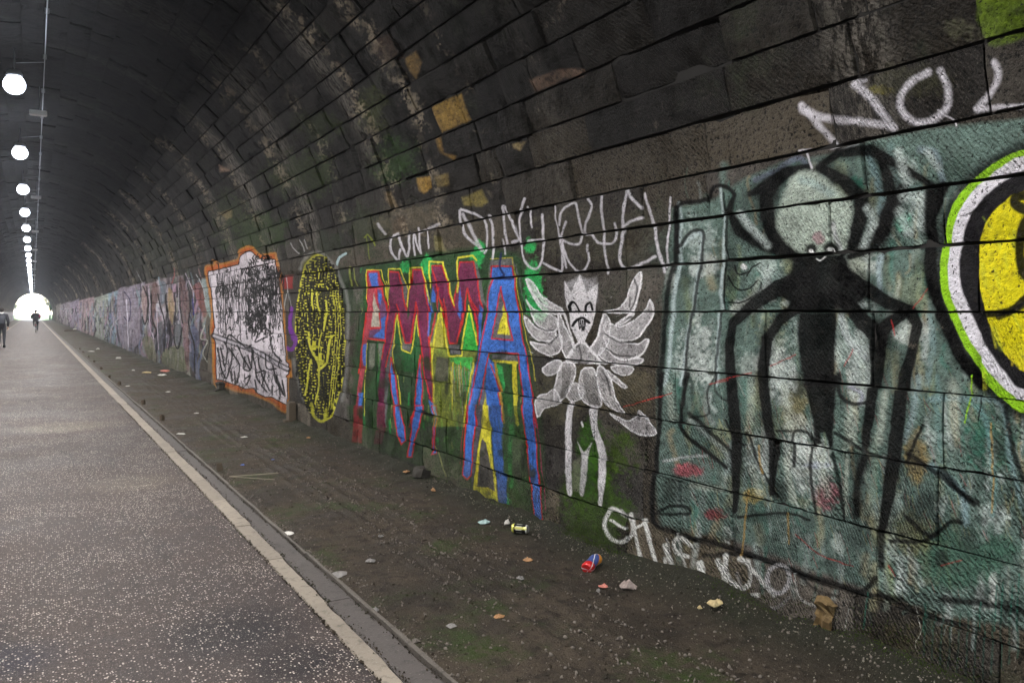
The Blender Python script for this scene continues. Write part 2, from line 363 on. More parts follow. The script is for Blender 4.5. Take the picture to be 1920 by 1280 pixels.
def paint_scroll():
    out = A_((45, 215), (150, 190), (240, 168), (262, 110), (300, 80), (335, 78), (400, 130), (490, 135), (520, 270), (545, 470), (560, 700), (572, 830), (590, 850), (590, 915), (574, 930), (580, 1128), (540, 1110), (480, 1075), (430, 1075), (380, 1050), (350, 1015), (290, 1020), (240, 995), (190, 980), (150, 965), (95, 955), (88, 700), (70, 650), (80, 600), (68, 480), (60, 350), (40, 240))
    og = A_((20, 215), (30, 180), (75, 170), (75, 140), (110, 165), (180, 150), (240, 130), (260, 70), (330, 45), (400, 100), (490, 90), (500, 130), (530, 240), (556, 480), (572, 800), (600, 830), (600, 930), (580, 960), (580, 1160), (545, 1170), (480, 1115), (350, 1060), (230, 1035), (150, 1000), (80, 985), (70, 700), (55, 620), (62, 500), (40, 300))
    poly(og, (196, 98, 30), .85, 6, sm=True, grain=.15, var=.3)
    line(og + og[:1], 3.5, (206, 150, 60), .5, .8, grain=.4)
    poly(out, (214, 206, 214), .98, 1.2, var=.2)
    line(out + out[:1], 2.0, BK, .9, .3, sm=False)
    r = random.Random(9)
    def L(p, wd=1.5, c=BK, a=.92): line(A_(*p), wd * 1.4, c, a, .35, grain=.05)
    # long wavering vertical lines
    for i in range(110):
        x = 95 + (i % 55) * 8.5 + r.uniform(-3, 3); y0 = 200 - (x - 90) * .15 + r.uniform(0, 160); y1 = y0 + r.uniform(90, 430)
        y1 = min(y1, 940 + (x - 95) * .25)
        L([(x, y0), (x + r.uniform(-8, 8), (y0 * 2 + y1) / 3), (x + r.uniform(-8, 12), (y0 + 2 * y1) / 3), (x + 4, y1)], r.uniform(.6, 1.1), BK, .75)
    # the dense figure of scales, curls and eyes right of the centre
    for i in range(210):
        t = r.random(); y = 100 + t * 520; cx = 385 + 25 * math.sin(t * 5); wd = 60 + 60 * math.sin(min(1, t * 1.5) * 3.1)
        x = cx + r.uniform(-wd, wd); s = r.uniform(7, 17); a0 = r.uniform(0, 6)
        L([(x + s * math.cos(a0 + k), y + 1.5 * s * math.sin(a0 + k)) for k in (0, .9, 1.8, 2.7)], r.uniform(1.0, 2.1))
    for (x, y, s) in [(370, 345, 30), (345, 230, 36), (400, 545, 26), (130, 345, 38)]:
        for q in (1, .66, .36): L([(x + s * q * math.cos(a), y + s * 1.2 * q * math.sin(a)) for a in np.linspace(2.6, 7.2, 8)], 1.5)
    for i in range(26):
        x = 465 + r.uniform(-20, 50); y = r.uniform(180, 480); L([(x, y), (x + r.uniform(-6, 10), y + 60), (x + 6, y + r.uniform(90, 150))], 1.1)
    for i in range(230):
        x = r.uniform(90, 550); y = r.uniform(190, 640 + (x - 90) * .2); s = r.uniform(6, 20); a0 = r.uniform(0, 6)
        L([(x + s * .6 * math.cos(a0 + q), y + 2 * s * math.sin(a0 + q) + q * 6) for q in (0, 1, 2, 3)], r.uniform(.7, 1.4))
    # the blade that crosses it
    L([(75, 655), (200, 700), (380, 770), (480, 830), (585, 885)], 7.5, BK, .9); L([(80, 655), (200, 702), (380, 770), (480, 832), (583, 882)], 3.6, (205, 198, 208), 1)
    for p in [((160, 720), (185, 650), (240, 690), (300, 740), (330, 720)), ((150, 700), (170, 760), (150, 860), (120, 740)), ((100, 740), (130, 880), (160, 945), (200, 820), (200, 740)), ((180, 740), (250, 860), (235, 980)), ((235, 720), (290, 830), (330, 890), (340, 760)),
              ((290, 800), (280, 880), (330, 890), (310, 790)), ((330, 740), (360, 860), (380, 960), (440, 1040)), ((380, 800), (400, 900), (460, 1030)), ((430, 780), (440, 880), (500, 880)), ((480, 860), (500, 960), (550, 1060)), ((500, 930), (560, 1070), (540, 960)),
              ((290, 950), (330, 930), (300, 990)), ((190, 900), (200, 965)), ((215, 900), (225, 985)), ((370, 910), (430, 900), (410, 1000)), ((460, 640), (480, 760), (540, 830)), ((330, 600), (380, 640), (360, 700), (440, 660)), ((390, 640), (420, 600), (470, 640)),
              ((480, 1000), (480, 1060)), ((520, 980), (530, 1090)), ((360, 960), (370, 1040))]: L(p, 2.3)
    for i in range(90):
        x = r.uniform(110, 560); y = r.uniform(700, 960 + (x - 100) * .2); L([(x, y), (x + r.uniform(-14, 14), y + 25), (x + r.uniform(-20, 20), y + r.uniform(30, 60))], r.uniform(.7, 1.5), BK, .75)

def paint_disc():
    ell = A_(*[(805 + 172 * math.cos(a) + 14 * math.sin(a), 672 + 575 * math.sin(a)) for a in np.linspace(0, 2 * math.pi, 40)[:-1]])
    line(A_((670, 200), (720, 110), (790, 85), (860, 130), (930, 230), (985, 400), (1000, 600), (990, 820), (960, 1100)), 6, (150, 150, 146), .5, .9, grain=.3)
    line(A_((620, 820), (650, 960), (700, 1100)), 6, (140, 140, 136), .5, .9, grain=.3)
    poly(ell, (216, 212, 62), .97, 1.6, var=.3)
    poly(A_((690, 160), (760, 90), (850, 120), (900, 240), (830, 220), (760, 190), (700, 260)), (96, 96, 30), .7, 8, grain=.2)
    r = random.Random(4)
    # a maze of black corners and dashes in columns
    for ci in range(17):
        x = 648 + ci * 19.6
        hh = 570 * math.sqrt(max(0, 1 - ((x - 805) / 176) ** 2)); y = 672 - hh + 14
        while y < 672 + hh - 10:
            if not (abs(x - 790) < 46 and 700 < y < 860 and r.random() < .5):
                k = r.random(); s = r.uniform(12, 20)
                if k < .4: p = [(x - 5, y), (x + 10, y), (x + 10, y + s)]
                elif k < .7: p = [(x, y), (x, y + s * 1.6)]
                elif k < .85: p = [(x - 6, y + s), (x - 6, y), (x + 7, y)]
                else: p = [(x - 7, y), (x + 8, y + 3)]
                line(A_(*p), 3.5, (6, 6, 4), .97, .3, sm=False)
            y += r.uniform(15, 23)
    for p in [((735, 400), (728, 520), (735, 620)), ((830, 330), (826, 480), (812, 600))]: line(A_(*p), 5.0, (18, 18, 10), .9, .3)
    for p in [((745, 340), (752, 420), (757, 470)), ((778, 350), (790, 440), (800, 500)), ((850, 420), (846, 520), (830, 620))]: line(A_(*p), 3.2, (214, 210, 70), .95, .3)
    line(A_((720, 690), (750, 800), (795, 890), (840, 860), (880, 670)), 8, (12, 12, 8), .95, .3)
    line(A_((722, 640), (740, 740), (795, 850), (800, 900)), 4, (214, 210, 70), 1, .3); line(A_((795, 890), (850, 840), (868, 740), (880, 665)), 5, (214, 210, 70), 1, .3)
    line(A_((845, 665), (890, 660)), 3, (214, 210, 70), 1, .3)
    line(A_((790, 840), (800, 700), (815, 640)), 2.4, (210, 206, 66), .95, .3); line(A_((740, 820), (725, 900), (705, 1060)), 3.4, (206, 202, 66), .9, .3)
    line(A_((800, 900), (800, 1010), (770, 1120)), 3.4, (206, 202, 66), .9, .3); poly(A_((805, 930), (850, 930), (855, 1000), (860, 1110), (800, 1100)), (16, 16, 10), .8, 2)
    line(A_((745, 1120), (770, 1210), (830, 1240), (850, 1160)), 5, (196, 194, 60), .9, .6)
    for s in range(-1, 2): line(A_((905 + s * 20, 340), (930 + s * 18, 600), (910 + s * 16, 900), (880 + s * 14, 1160)), 1.4, (206, 202, 66), .8, .3)
    line(A_((920, 170), (940, 120), (985, 90)), 4.5, (176, 200, 206), .95, .2)
    poly(A_((535, 245), (620, 240), (620, 330), (550, 335)), (150, 34, 34), .8, 3, grain=.35); line(A_((570, 250), (580, 330), (560, 480)), 1.8, (170, 170, 170), .8, .4); line(A_((580, 330), (605, 480)), 1.6, (160, 160, 160), .7, .4)
    line(A_((605, 470), (600, 600), (640, 680), (610, 750), (575, 740)), 7, (118, 52, 150), .95, .4); line(A_((600, 600), (620, 680)), 8, (118, 52, 150), .9, .4)
    for p in [((600, 20), (625, 60), (662, 95)), ((660, 0), (690, 40), (700, 80)), ((700, 0), (720, 60))]: line(A_(*p), 2.2, (170, 168, 168), .8, .5)

def paint_amma():
    DG, BG, YE, RD, PU, BL, PK = (38, 74, 38), (40, 168, 84), (226, 216, 60), (206, 44, 42), (116, 38, 78), (66, 116, 206), (182, 66, 82)
    poly(E_((70, 150), (500, 60), (900, 10), (1150, 60), (1220, 120), (1210, 420), (1280, 1000), (1300, 1280), (0, 1280), (20, 800), (60, 420)), DG, .82, 12, grain=.32, var=.35)
    poly(H_((60, 0), (1720, 0), (1760, 950), (1440, 920), (900, 640), (560, 480), (100, 330)), (44, 70, 36), .78, 10, grain=.36, var=.35)
    r = random.Random(6)
    for i in range(190):
        x = r.uniform(60, 1200); y = r.uniform(110, 1250); c = r.choice([BG, (84, 150, 60), (60, 110, 52), (150, 160, 90), (120, 128, 110), (30, 46, 28)])
        line(E_((x, y), (x + r.uniform(-8, 8), y + r.uniform(20, 110))), r.uniform(1.2, 4), c, r.uniform(.25, .7), .8, sm=False, grain=.45)
    for i in range(80):
        x = r.uniform(180, 1500); y = 60 + (x - 100) * .42 * r.random()
        line(H_((x, y), (x + r.uniform(-8, 8), y + r.uniform(20, 120))), r.uniform(1.5, 4), r.choice([BG, (84, 130, 60), (92, 96, 84), (140, 136, 80), (30, 44, 28), (24, 26, 22)]), r.uniform(.2, .6), .8, sm=False, grain=.45)
    for (x, y, rx, ry) in [(1000, 560, 22, 60), (1010, 600, 20, 30), (992, 480, 14, 18), (895, 500, 16, 30), (800, 520, 14, 26), (760, 520, 12, 20), (950, 980, 14, 34)]: blob(x, y - 20, rx, ry, BG, .9, .42)
    # fills
    def P(f, pts, c, a=.95, g=.12): poly(f(*pts), c, a, 2.2, grain=g + .14, var=.36)
    def RO(f, pts, wd=2.6, c=RD, close=True, a=.92): line([(x + r.uniform(-.7, .7), y + r.uniform(-.7, .7)) for x, y in f(*(pts + (pts[:1] if close else [])))], wd * r.uniform(.85, 1.25), c, a, .5, sm=False, grain=.22, var=.3)
    # first, narrow A
    P(E_, [(118, 180), (190, 180), (235, 470), (232, 680), (110, 660), (95, 860), (40, 1280), (10, 1280), (60, 880), (95, 520)], PK)
    P(E_, [(170, 300), (215, 320), (245, 470), (235, 670), (120, 650), (125, 600), (205, 590)], (104, 70, 110)); P(E_, [(120, 195), (180, 195), (180, 290), (140, 300)], BL); P(E_, [(190, 330), (218, 350), (205, 420), (185, 390)], BL)
    P(E_, [(200, 520), (232, 500), (228, 660), (150, 640), (200, 600)], BL); P(E_, [(158, 335), (205, 575), (135, 575)], (190, 186, 170)); P(E_, [(80, 700), (108, 690), (98, 850), (75, 850)], BL); P(E_, [(50, 1040), (85, 1040), (70, 1130), (45, 1150)], BL)
    P(H_, [(110, 0), (180, 0), (175, 320), (90, 310)], (140, 40, 40), .85, .25)
    RO(E_, [(118, 180), (190, 180), (245, 470), (235, 670), (115, 655)], close=False); RO(E_, [(118, 180), (95, 540), (50, 900)], close=False); RO(E_, [(100, 300), (170, 300), (205, 585), (130, 585)], close=False)
    RO(E_, [(100, 420), (105, 170), (210, 170), (250, 420)], 2, YE, False, .85); RO(E_, [(110, 690), (95, 980), (88, 1200)], 1.8, YE, False, .7)
    P(E_, [(130, 690), (170, 690), (160, 850), (120, 900)], (150, 150, 136), .6, .3); P(E_, [(190, 690), (225, 690), (215, 800), (195, 850)], (150, 150, 140), .6, .3)
    # gray shade bands, then the two Ms
    P(E_, [(335, 190), (390, 290), (395, 440), (380, 500), (345, 300)], GRY, .8, .2); P(E_, [(525, 300), (560, 440), (545, 620), (530, 480)], BL)
    P(E_, [(290, 560), (318, 540), (285, 800), (260, 1000), (235, 1280), (225, 1280), (240, 900)], GRY, .8, .2)
    P(E_, [(300, 600), (325, 490), (360, 740), (415, 765), (450, 560), (475, 640), (480, 800), (440, 940), (440, 900), (330, 880), (295, 790)], (40, 96, 50), .9, .25); P(E_, [(355, 690), (415, 690), (410, 750), (365, 735)], GRY, .85, .2)
    P(E_, [(268, 185), (335, 185), (318, 480), (290, 620), (240, 830), (228, 1280), (165, 1280), (205, 860), (245, 560), (262, 380)], PU)
    P(E_, [(300, 185), (335, 185), (385, 480), (420, 690), (375, 690), (345, 560), (318, 420)], PU); P(E_, [(420, 175), (490, 175), (470, 420), (415, 690), (375, 690), (400, 480)], PU)
    P(E_, [(440, 175), (490, 175), (530, 440), (550, 700), (580, 1110), (545, 1085), (515, 940), (480, 640), (455, 400)], PU)
    P(H_, [(305, 0), (370, 0), (365, 200), (350, 330), (285, 330), (295, 180)], (84, 34, 44), .8, .3)
    for p in [[(268, 185), (335, 185), (385, 460), (425, 170), (490, 175), (535, 440), (552, 700), (580, 1110)], [(262, 380), (245, 560), (215, 800)], [(318, 420), (375, 690), (415, 690), (455, 400)], [(455, 400), (485, 660), (515, 940), (570, 1120)], [(318, 430), (290, 640), (240, 860)]]: RO(E_, p, close=False)
    for p in [[(255, 380), (262, 165), (345, 165), (400, 330)], [(395, 430), (415, 155), (495, 155), (545, 420)], [(322, 490), (292, 760), (330, 960), (345, 1120)], [(322, 490), (355, 735), (415, 765), (455, 500), (475, 640)], [(240, 250), (248, 420)], [(560, 640), (575, 900), (580, 1100)]]: RO(E_, p, 2, YE, False, .85)
    P(E_, [(280, 820), (300, 860), (355, 1280), (310, 1280), (265, 920)], BL); P(E_, [(485, 790), (500, 1000), (490, 1170), (470, 1280), (425, 1280), (450, 1100), (455, 930)], BL); RO(E_, [(280, 790), (265, 920), (310, 1280)], close=False); RO(E_, [(285, 800), (300, 860), (355, 1280)], close=False)
    RO(E_, [(485, 780), (455, 930), (440, 1150), (410, 1280)], close=False); RO(E_, [(485, 780), (500, 1000), (490, 1160)], close=False); P(E_, [(545, 1090), (580, 1120), (605, 1200), (600, 1240), (560, 1180)], BL)
    for p in [[(455, 0), (500, 0), (545, 180), (545, 300), (515, 330), (480, 250)], [(635, 0), (700, 0), (680, 180), (620, 340), (600, 440), (570, 440), (570, 380), (610, 230), (615, 100)], [(775, 0), (815, 0), (822, 130), (800, 330), (805, 410), (770, 420), (790, 330), (800, 120)]]: P(H_, p, BL, .92, .15); RO(H_, p, 2.2)
    poly(H_((660, 30), (700, 40), (830, 100), (800, 110), (700, 70)), BK, .9, 2)
    P(E_, [(590, 560), (620, 430), (665, 600), (685, 780), (770, 780), (800, 520), (825, 430), (885, 700), (860, 860), (800, 1000), (790, 1280), (580, 1280), (560, 800)], (150, 158, 60), .55, .35)
    P(E_, [(620, 440), (665, 620), (680, 720), (560, 720), (590, 560)], (176, 172, 66), .9, .25); P(E_, [(825, 430), (880, 620), (885, 740), (765, 740), (800, 520)], (46, 180, 70), .9, .2); P(E_, [(680, 700), (760, 700), (755, 770), (685, 765)], GRY, .85, .2)
    P(E_, [(600, 780), (680, 800), (675, 960), (590, 960)], (78, 76, 72), .85, .3); P(E_, [(590, 420), (612, 400), (575, 660), (555, 700)], GRY, .8, .2); P(E_, [(680, 790), (850, 790), (840, 900), (800, 860), (690, 820)], (40, 190, 80), .75, .4)
    for i in range(34):
        x = r.uniform(690, 860); line(E_((x, r.uniform(820, 900)), (x + 3, r.uniform(950, 1200))), r.uniform(1, 2.4), r.choice([YE, BG, (150, 150, 140), (170, 170, 150)]), .7, .6, sm=False, grain=.4)
    M2 = [(562, 145), (635, 145), (708, 440), (750, 200), (765, 118), (860, 118), (915, 430), (905, 520), (880, 480), (812, 305), (775, 560), (738, 690), (690, 690), (650, 500), (606, 300), (590, 400), (560, 300)]
    P(E_, [(860, 118), (885, 130), (945, 420), (915, 430)], GRY, .8, .2); P(E_, M2, PU)
    P(E_, [(845, 350), (880, 480), (905, 560), (880, 600), (830, 420)], PU); RO(E_, M2[:13]); RO(E_, [(612, 300), (580, 560), (550, 690)], close=False); RO(E_, [(640, 380), (690, 690), (738, 690), (812, 305), (880, 560), (890, 700)], close=False)
    for p in [[(568, 290), (590, 350), (585, 400), (555, 400)], [(545, 430), (562, 470), (548, 640), (538, 640)], [(755, 300), (770, 400), (760, 520), (742, 480)], [(893, 420), (915, 450), (900, 700), (890, 640), (888, 500)]]: P(E_, p, BL)
    for p, c in [([(548, 300), (545, 115), (640, 120), (712, 420)], YE), ([(735, 330), (742, 85), (850, 75), (880, 110)], YE), ([(620, 440), (565, 790), (578, 1000)], YE), ([(622, 440), (680, 780), (765, 780), (822, 420), (885, 700)], YE), ([(855, 830), (800, 1080), (780, 1280)], YE)]: RO(E_, p, 3, c, False, .9)
    # the big A
    P(E_, [(975, 110), (1130, 90), (1160, 160), (1240, 520), (1215, 420), (1150, 150), (985, 150), (975, 440), (940, 470)], GRY, .8, .2)
    bigA = [(985, 155), (1128, 155), (1160, 400), (1200, 640), (1228, 780), (1165, 760), (965, 755), (905, 1000), (870, 1150), (855, 1280), (795, 1280), (835, 1000), (885, 760), (945, 470)]
    P(E_, bigA, BL); P(E_, [(1165, 760), (1228, 780), (1260, 1000), (1305, 1280), (1225, 1280), (1195, 1000)], BL); P(E_, [(960, 790), (1000, 830), (1050, 1150), (1070, 1280), (970, 1280), (935, 1000)], BL)
    P(E_, [(960, 790), (935, 1000), (900, 1280), (860, 1280), (905, 1000)], (96, 110, 150), .8, .2); P(E_, [(990, 770), (1165, 775), (1165, 820), (990, 805)], GRY); P(E_, [(1000, 810), (1165, 825), (1170, 1280), (1065, 1280)], (44, 84, 40), .9, .3)
    P(E_, [(1010, 830), (1060, 860), (1080, 1000), (1040, 1060)], (60, 176, 90), .8, .35); line(E_((1000, 815), (1160, 830)), 5, YE, .9, .3); line(E_((1145, 830), (1150, 1060), (1165, 1260)), 8, YE, .9, .3, grain=.2); line(E_((1010, 830), (1050, 1100), (1070, 1250)), 4, (196, 150, 60), .9, .3)
    P(E_, [(1050, 300), (1130, 665), (985, 660)], GRY, 1, 0); P(E_, [(1072, 410), (1112, 635), (1025, 628)], YE, 1, 0); RO(E_, [(1050, 290), (1130, 670), (985, 660)], 3)
    P(E_, [(940, 1040), (970, 1280), (900, 1280)], YE, .95, .1); P(E_, [(930, 1000), (945, 1040), (900, 1280), (870, 1280)], GRY, .8, .2)
    RO(E_, [(795, 1280), (850, 980), (900, 740), (950, 470), (985, 150), (1130, 150), (1200, 640), (1260, 1000), (1315, 1280)], close=False); RO(E_, [(1225, 1280), (1195, 1000), (1168, 765), (965, 755), (915, 1000), (865, 1280)], close=False); RO(E_, [(980, 840), (1010, 930), (1060, 1240)], 2.2, (192, 70, 50), False)
    RO(E_, [(975, 100), (1130, 90), (1165, 300), (1215, 560), (1270, 840), (1285, 960)], 1.8, (186, 176, 60), False, .8); line(E_((1050, 60), (1048, 160), (1070, 215), (1000, 235), (1130, 232)), 4, (26, 34, 84), .9, .4)
    # lower ends of the big A
    legs = [[(1085, 0), (1145, 0), (1135, 200), (1100, 600), (1070, 620), (1035, 600), (1060, 300)], [(1265, 0), (1365, 0), (1380, 300), (1400, 560), (1415, 880), (1340, 850), (1310, 420)], [(1560, 0), (1650, 0), (1690, 600), (1710, 975), (1650, 975), (1610, 500)]]
    P(H_, [(1150, 0), (1210, 0), (1170, 300), (1120, 700), (1110, 560), (1150, 200)], (88, 84, 96), .9, .15); P(H_, [(1215, 0), (1258, 0), (1310, 560), (1345, 865), (1240, 810), (1125, 740), (1150, 500), (1190, 200)], YE, .95, .1)
    P(H_, [(1210, 275), (1245, 320), (1290, 560), (1310, 740), (1250, 700), (1160, 690), (1180, 400)], (70, 68, 80), .95, .1); P(H_, [(1150, 700), (1240, 720), (1345, 800), (1340, 870), (1150, 770)], (196, 196, 60), .8, .35)
    P(H_, [(1375, 0), (1560, 0), (1600, 500), (1640, 960), (1440, 920), (1400, 500)], (50, 78, 40), .7, .3); P(H_, [(1465, 280), (1560, 290), (1600, 600), (1580, 620), (1470, 600)], (74, 86, 62), .8, .25); line(H_((1440, 0), (1450, 300), (1445, 700)), 7, (56, 130, 66), .6, .8, grain=.3)
    for p, c in zip(legs, (BL, (54, 92, 160), BL)): P(H_, p, c, .95, .1)
    RO(H_, [(1070, 0), (1035, 600), (1070, 632), (1105, 600), (1150, 0)], close=False); RO(H_, [(1548, 0), (1600, 420), (1645, 985), (1715, 985), (1690, 560), (1655, 0)], close=False); line(H_((1650, 985), (1680, 1020), (1715, 985)), 5, RD, .9, .4)
    RO(H_, [(1670, 0), (1710, 420), (1745, 900)], 1.8, (150, 50, 90), False, .7); RO(H_, [(1045, 150), (1010, 500)], 1.6, (160, 50, 60), False, .7); line(H_((810, 350), (850, 450), (895, 610)), 2.2, (150, 156, 90), .8, .4)

def paint_letter_wear():
    r = random.Random(77)
    for i in range(420):
        x = r.uniform(670, 1010); y = r.uniform(490, 960)
        if y > 800 + (x - 660) * .47: continue
        low = min(1, max(.15, (y - 560) / 300))
        line([(x, y), (x + r.uniform(-2, 2), y + r.uniform(4, 26))], r.uniform(.8, 3.2), r.choice([(30, 34, 24), (44, 52, 32), (60, 58, 50), (24, 24, 22), (50, 78, 40)]), r.uniform(.3, .8) * low, .8, sm=False, grain=.4)
    for i in range(60):
        x = r.uniform(670, 1010); y = r.uniform(640, 940); blob(x, y, r.uniform(5, 16), r.uniform(8, 26), r.choice([(40, 50, 28), (52, 52, 44), (34, 44, 28)]), .7, .5)

def paint_bird():
    def P(p, a=.8, c=WH, s=3, g=.3):
        poly(G_(*p), c, a * .62, s, sm=True, grain=g + .06, var=.35); q = G_(*p); line(smooth(q, 3, True) + [q[0]], 2.6, (248, 246, 250), .8, .5, sm=False, grain=.1)
    for p in [((95, 200), (150, 225), (220, 330), (350, 410), (340, 450), (220, 425), (150, 320)), ((905, 150), (912, 230), (880, 380), (830, 440), (650, 430), (760, 400), (820, 300), (860, 200))]: P(p, .95, WH, 2, .15)
    for p in [((100, 345), (150, 410), (300, 470), (310, 560), (240, 560), (160, 500)), ((85, 460), (170, 540), (260, 575), (300, 560), (300, 620), (200, 635), (120, 570)), ((130, 640), (230, 660), (330, 590), (350, 640), (330, 710), (250, 735), (170, 700)),
              ((320, 440), (380, 560), (430, 690), (380, 760), (340, 640)), ((975, 350), (995, 400), (985, 470), (900, 600), (800, 640), (660, 580), (660, 500), (760, 540), (880, 480), (950, 400)),
              ((940, 625), (960, 650), (900, 740), (800, 770), (700, 740), (660, 660), (650, 600), (780, 650), (880, 660)), ((650, 690), (750, 770), (900, 755), (905, 790), (760, 810), (620, 760), (610, 700)), ((640, 450), (600, 600), (540, 700), (600, 740), (680, 640), (690, 500)),
              ((210, 830), (300, 770), (350, 790), (320, 850), (250, 880)), ((700, 820), (855, 820), (840, 870), (770, 880)), ((680, 850), (810, 950), (800, 970), (740, 930), (660, 870)), ((730, 520), (850, 445), (840, 470), (780, 520)),
              ((350, 790), (440, 800), (440, 900), (370, 1030), (290, 1060), (310, 900)), ((430, 930), (500, 960), (500, 1030), (420, 1060), (370, 1010)), ((490, 850), (570, 830), (600, 900), (635, 1070), (580, 1100), (480, 1030)),
              ((620, 810), (700, 900), (740, 1060), (800, 1150), (700, 1110), (640, 1040), (600, 900)), ((300, 980), (330, 1080), (240, 1110), (190, 1170), (170, 1040), (240, 1010)), ((690, 1150), (800, 1200), (870, 1180), (885, 1130), (930, 1170), (1010, 1290), (900, 1300), (760, 1210)),
              ((380, 760), (460, 650), (510, 660), (600, 760), (620, 800), (480, 790), (400, 790))]: P(p, .72)
    dk = (44, 42, 40)
    for p in [((860, 200), (890, 260), (870, 360), (830, 420)), ((830, 330), (825, 400)), ((700, 480), (760, 500), (840, 470)), ((160, 520), (220, 560), (290, 560)), ((200, 640), (260, 650), (320, 600)), ((660, 590), (760, 650), (860, 640)), ((660, 690), (740, 740), (860, 745)), ((190, 340), (240, 400), (320, 420)),
              ((470, 680), (480, 740), (470, 800)), ((430, 690), (470, 670)), ((640, 850), (680, 920), (700, 1020)), ((440, 780), (480, 790), (540, 790)), ((730, 870), (780, 890)), ((880, 1140), (895, 1190))]: line(G_(*p), 3.4, dk, .8, .7, grain=.15)
    rr_ = random.Random(8)
    for i in range(120):
        x = rr_.choice([rr_.uniform(110, 340), rr_.uniform(650, 960)]); y = rr_.uniform(300, 760); t = 1 if x < 500 else -1
        line(G_((x, y), (x + t * rr_.uniform(10, 26), y + rr_.uniform(6, 22))), rr_.uniform(.9, 1.8), rr_.choice([(60, 58, 56), (250, 250, 250), (90, 88, 84)]), rr_.uniform(.25, .55), .6, sm=False, grain=.3)
    for i in range(10): line(G_((500 + i * 11, 860 + i * 3), (530 + i * 9, 1000 + i * 8), (545 + i * 8, 1080)), 1.6, (60, 58, 52), .75, .5)
    for i in range(8): line(G_((355 + i * 9, 820), (350 + i * 7, 960), (330 + i * 5, 1040)), 1.5, (60, 58, 52), .7, .5)
    for p in [((350, 410), (400, 560), (440, 690)), ((640, 450), (600, 610), (530, 710)), ((460, 650), (380, 760)), ((510, 650), (600, 770), (660, 800)), ((905, 150), (910, 260), (860, 410), (740, 520)), ((975, 350), (990, 450), (900, 600)), ((955, 630), (920, 720), (820, 770)), ((95, 200), (200, 370), (345, 430))]: line(G_(*p), 3.5, (245, 242, 245), .8, .6, grain=.15)
    poly(G_((376, 225), (430, 205), (480, 172), (540, 205), (612, 235), (605, 360), (385, 380)), (190, 188, 192), .55, 6, grain=.3)
    poly(G_((375, 215), (400, 260), (425, 300), (450, 230), (480, 165), (510, 230), (530, 290), (570, 250), (612, 235), (600, 360), (560, 520), (500, 655), (465, 655), (410, 540), (385, 400)), (226, 222, 226), .97, 1.5, grain=.05)
    poly(G_((600, 180), (612, 235), (570, 260), (535, 285), (520, 200)), (150, 148, 150), .6, 6); line(G_((480, 175), (440, 290), (420, 350)), 2, (180, 178, 180), .7, .6); line(G_((490, 180), (530, 290), (545, 340)), 2, (180, 178, 180), .7, .6)
    line(G_((400, 425), (402, 385), (425, 365), (450, 385), (463, 430)), 4.6, BK, 1, .2); line(G_((512, 430), (525, 385), (548, 368), (562, 380), (566, 412)), 4.6, BK, 1, .2)
    line(G_((425, 528), (450, 490), (488, 475), (520, 490), (535, 508)), 4.6, BK, 1, .2); poly(G_((455, 490), (520, 490), (515, 510), (505, 572), (497, 560), (490, 575), (482, 540), (470, 560), (462, 520)), BK, .98, 1)
    line(G_((468, 495), (475, 535)), 1.2, WH, .9, .3); line(G_((485, 490), (488, 530)), 1.2, WH, .9, .3); line(G_((500, 492), (500, 530)), 1.2, WH, .9, .3)
    q = Q(2, 2)
    for p, a in [(((430, 450), (465, 460), (455, 600), (450, 900), (455, 1130), (420, 1130), (405, 880), (410, 600)), .95), (((580, 480), (630, 500), (640, 650), (700, 800), (705, 1050), (675, 1230), (650, 1200), (650, 900), (600, 650)), .95), (((495, 750), (540, 830), (600, 755), (570, 850), (565, 1000), (540, 1150), (510, 1130), (525, 900)), .75)]: poly(q(*p), WH, a, 2.5, sm=True, grain=.22)
    poly(q((460, 900), (520, 870), (520, 1130), (460, 1120)), (140, 146, 120), .6, 4, grain=.3); line(q((530, 605), (540, 635)), 4, WH, .9, .3)
    for i in range(26): x0 = 845 + i * 14; line(q((x0, 492 - i * 4.2), (x0 + 7, 490 - i * 4.2)), 2.0, (190, 54, 48), .8, .5)

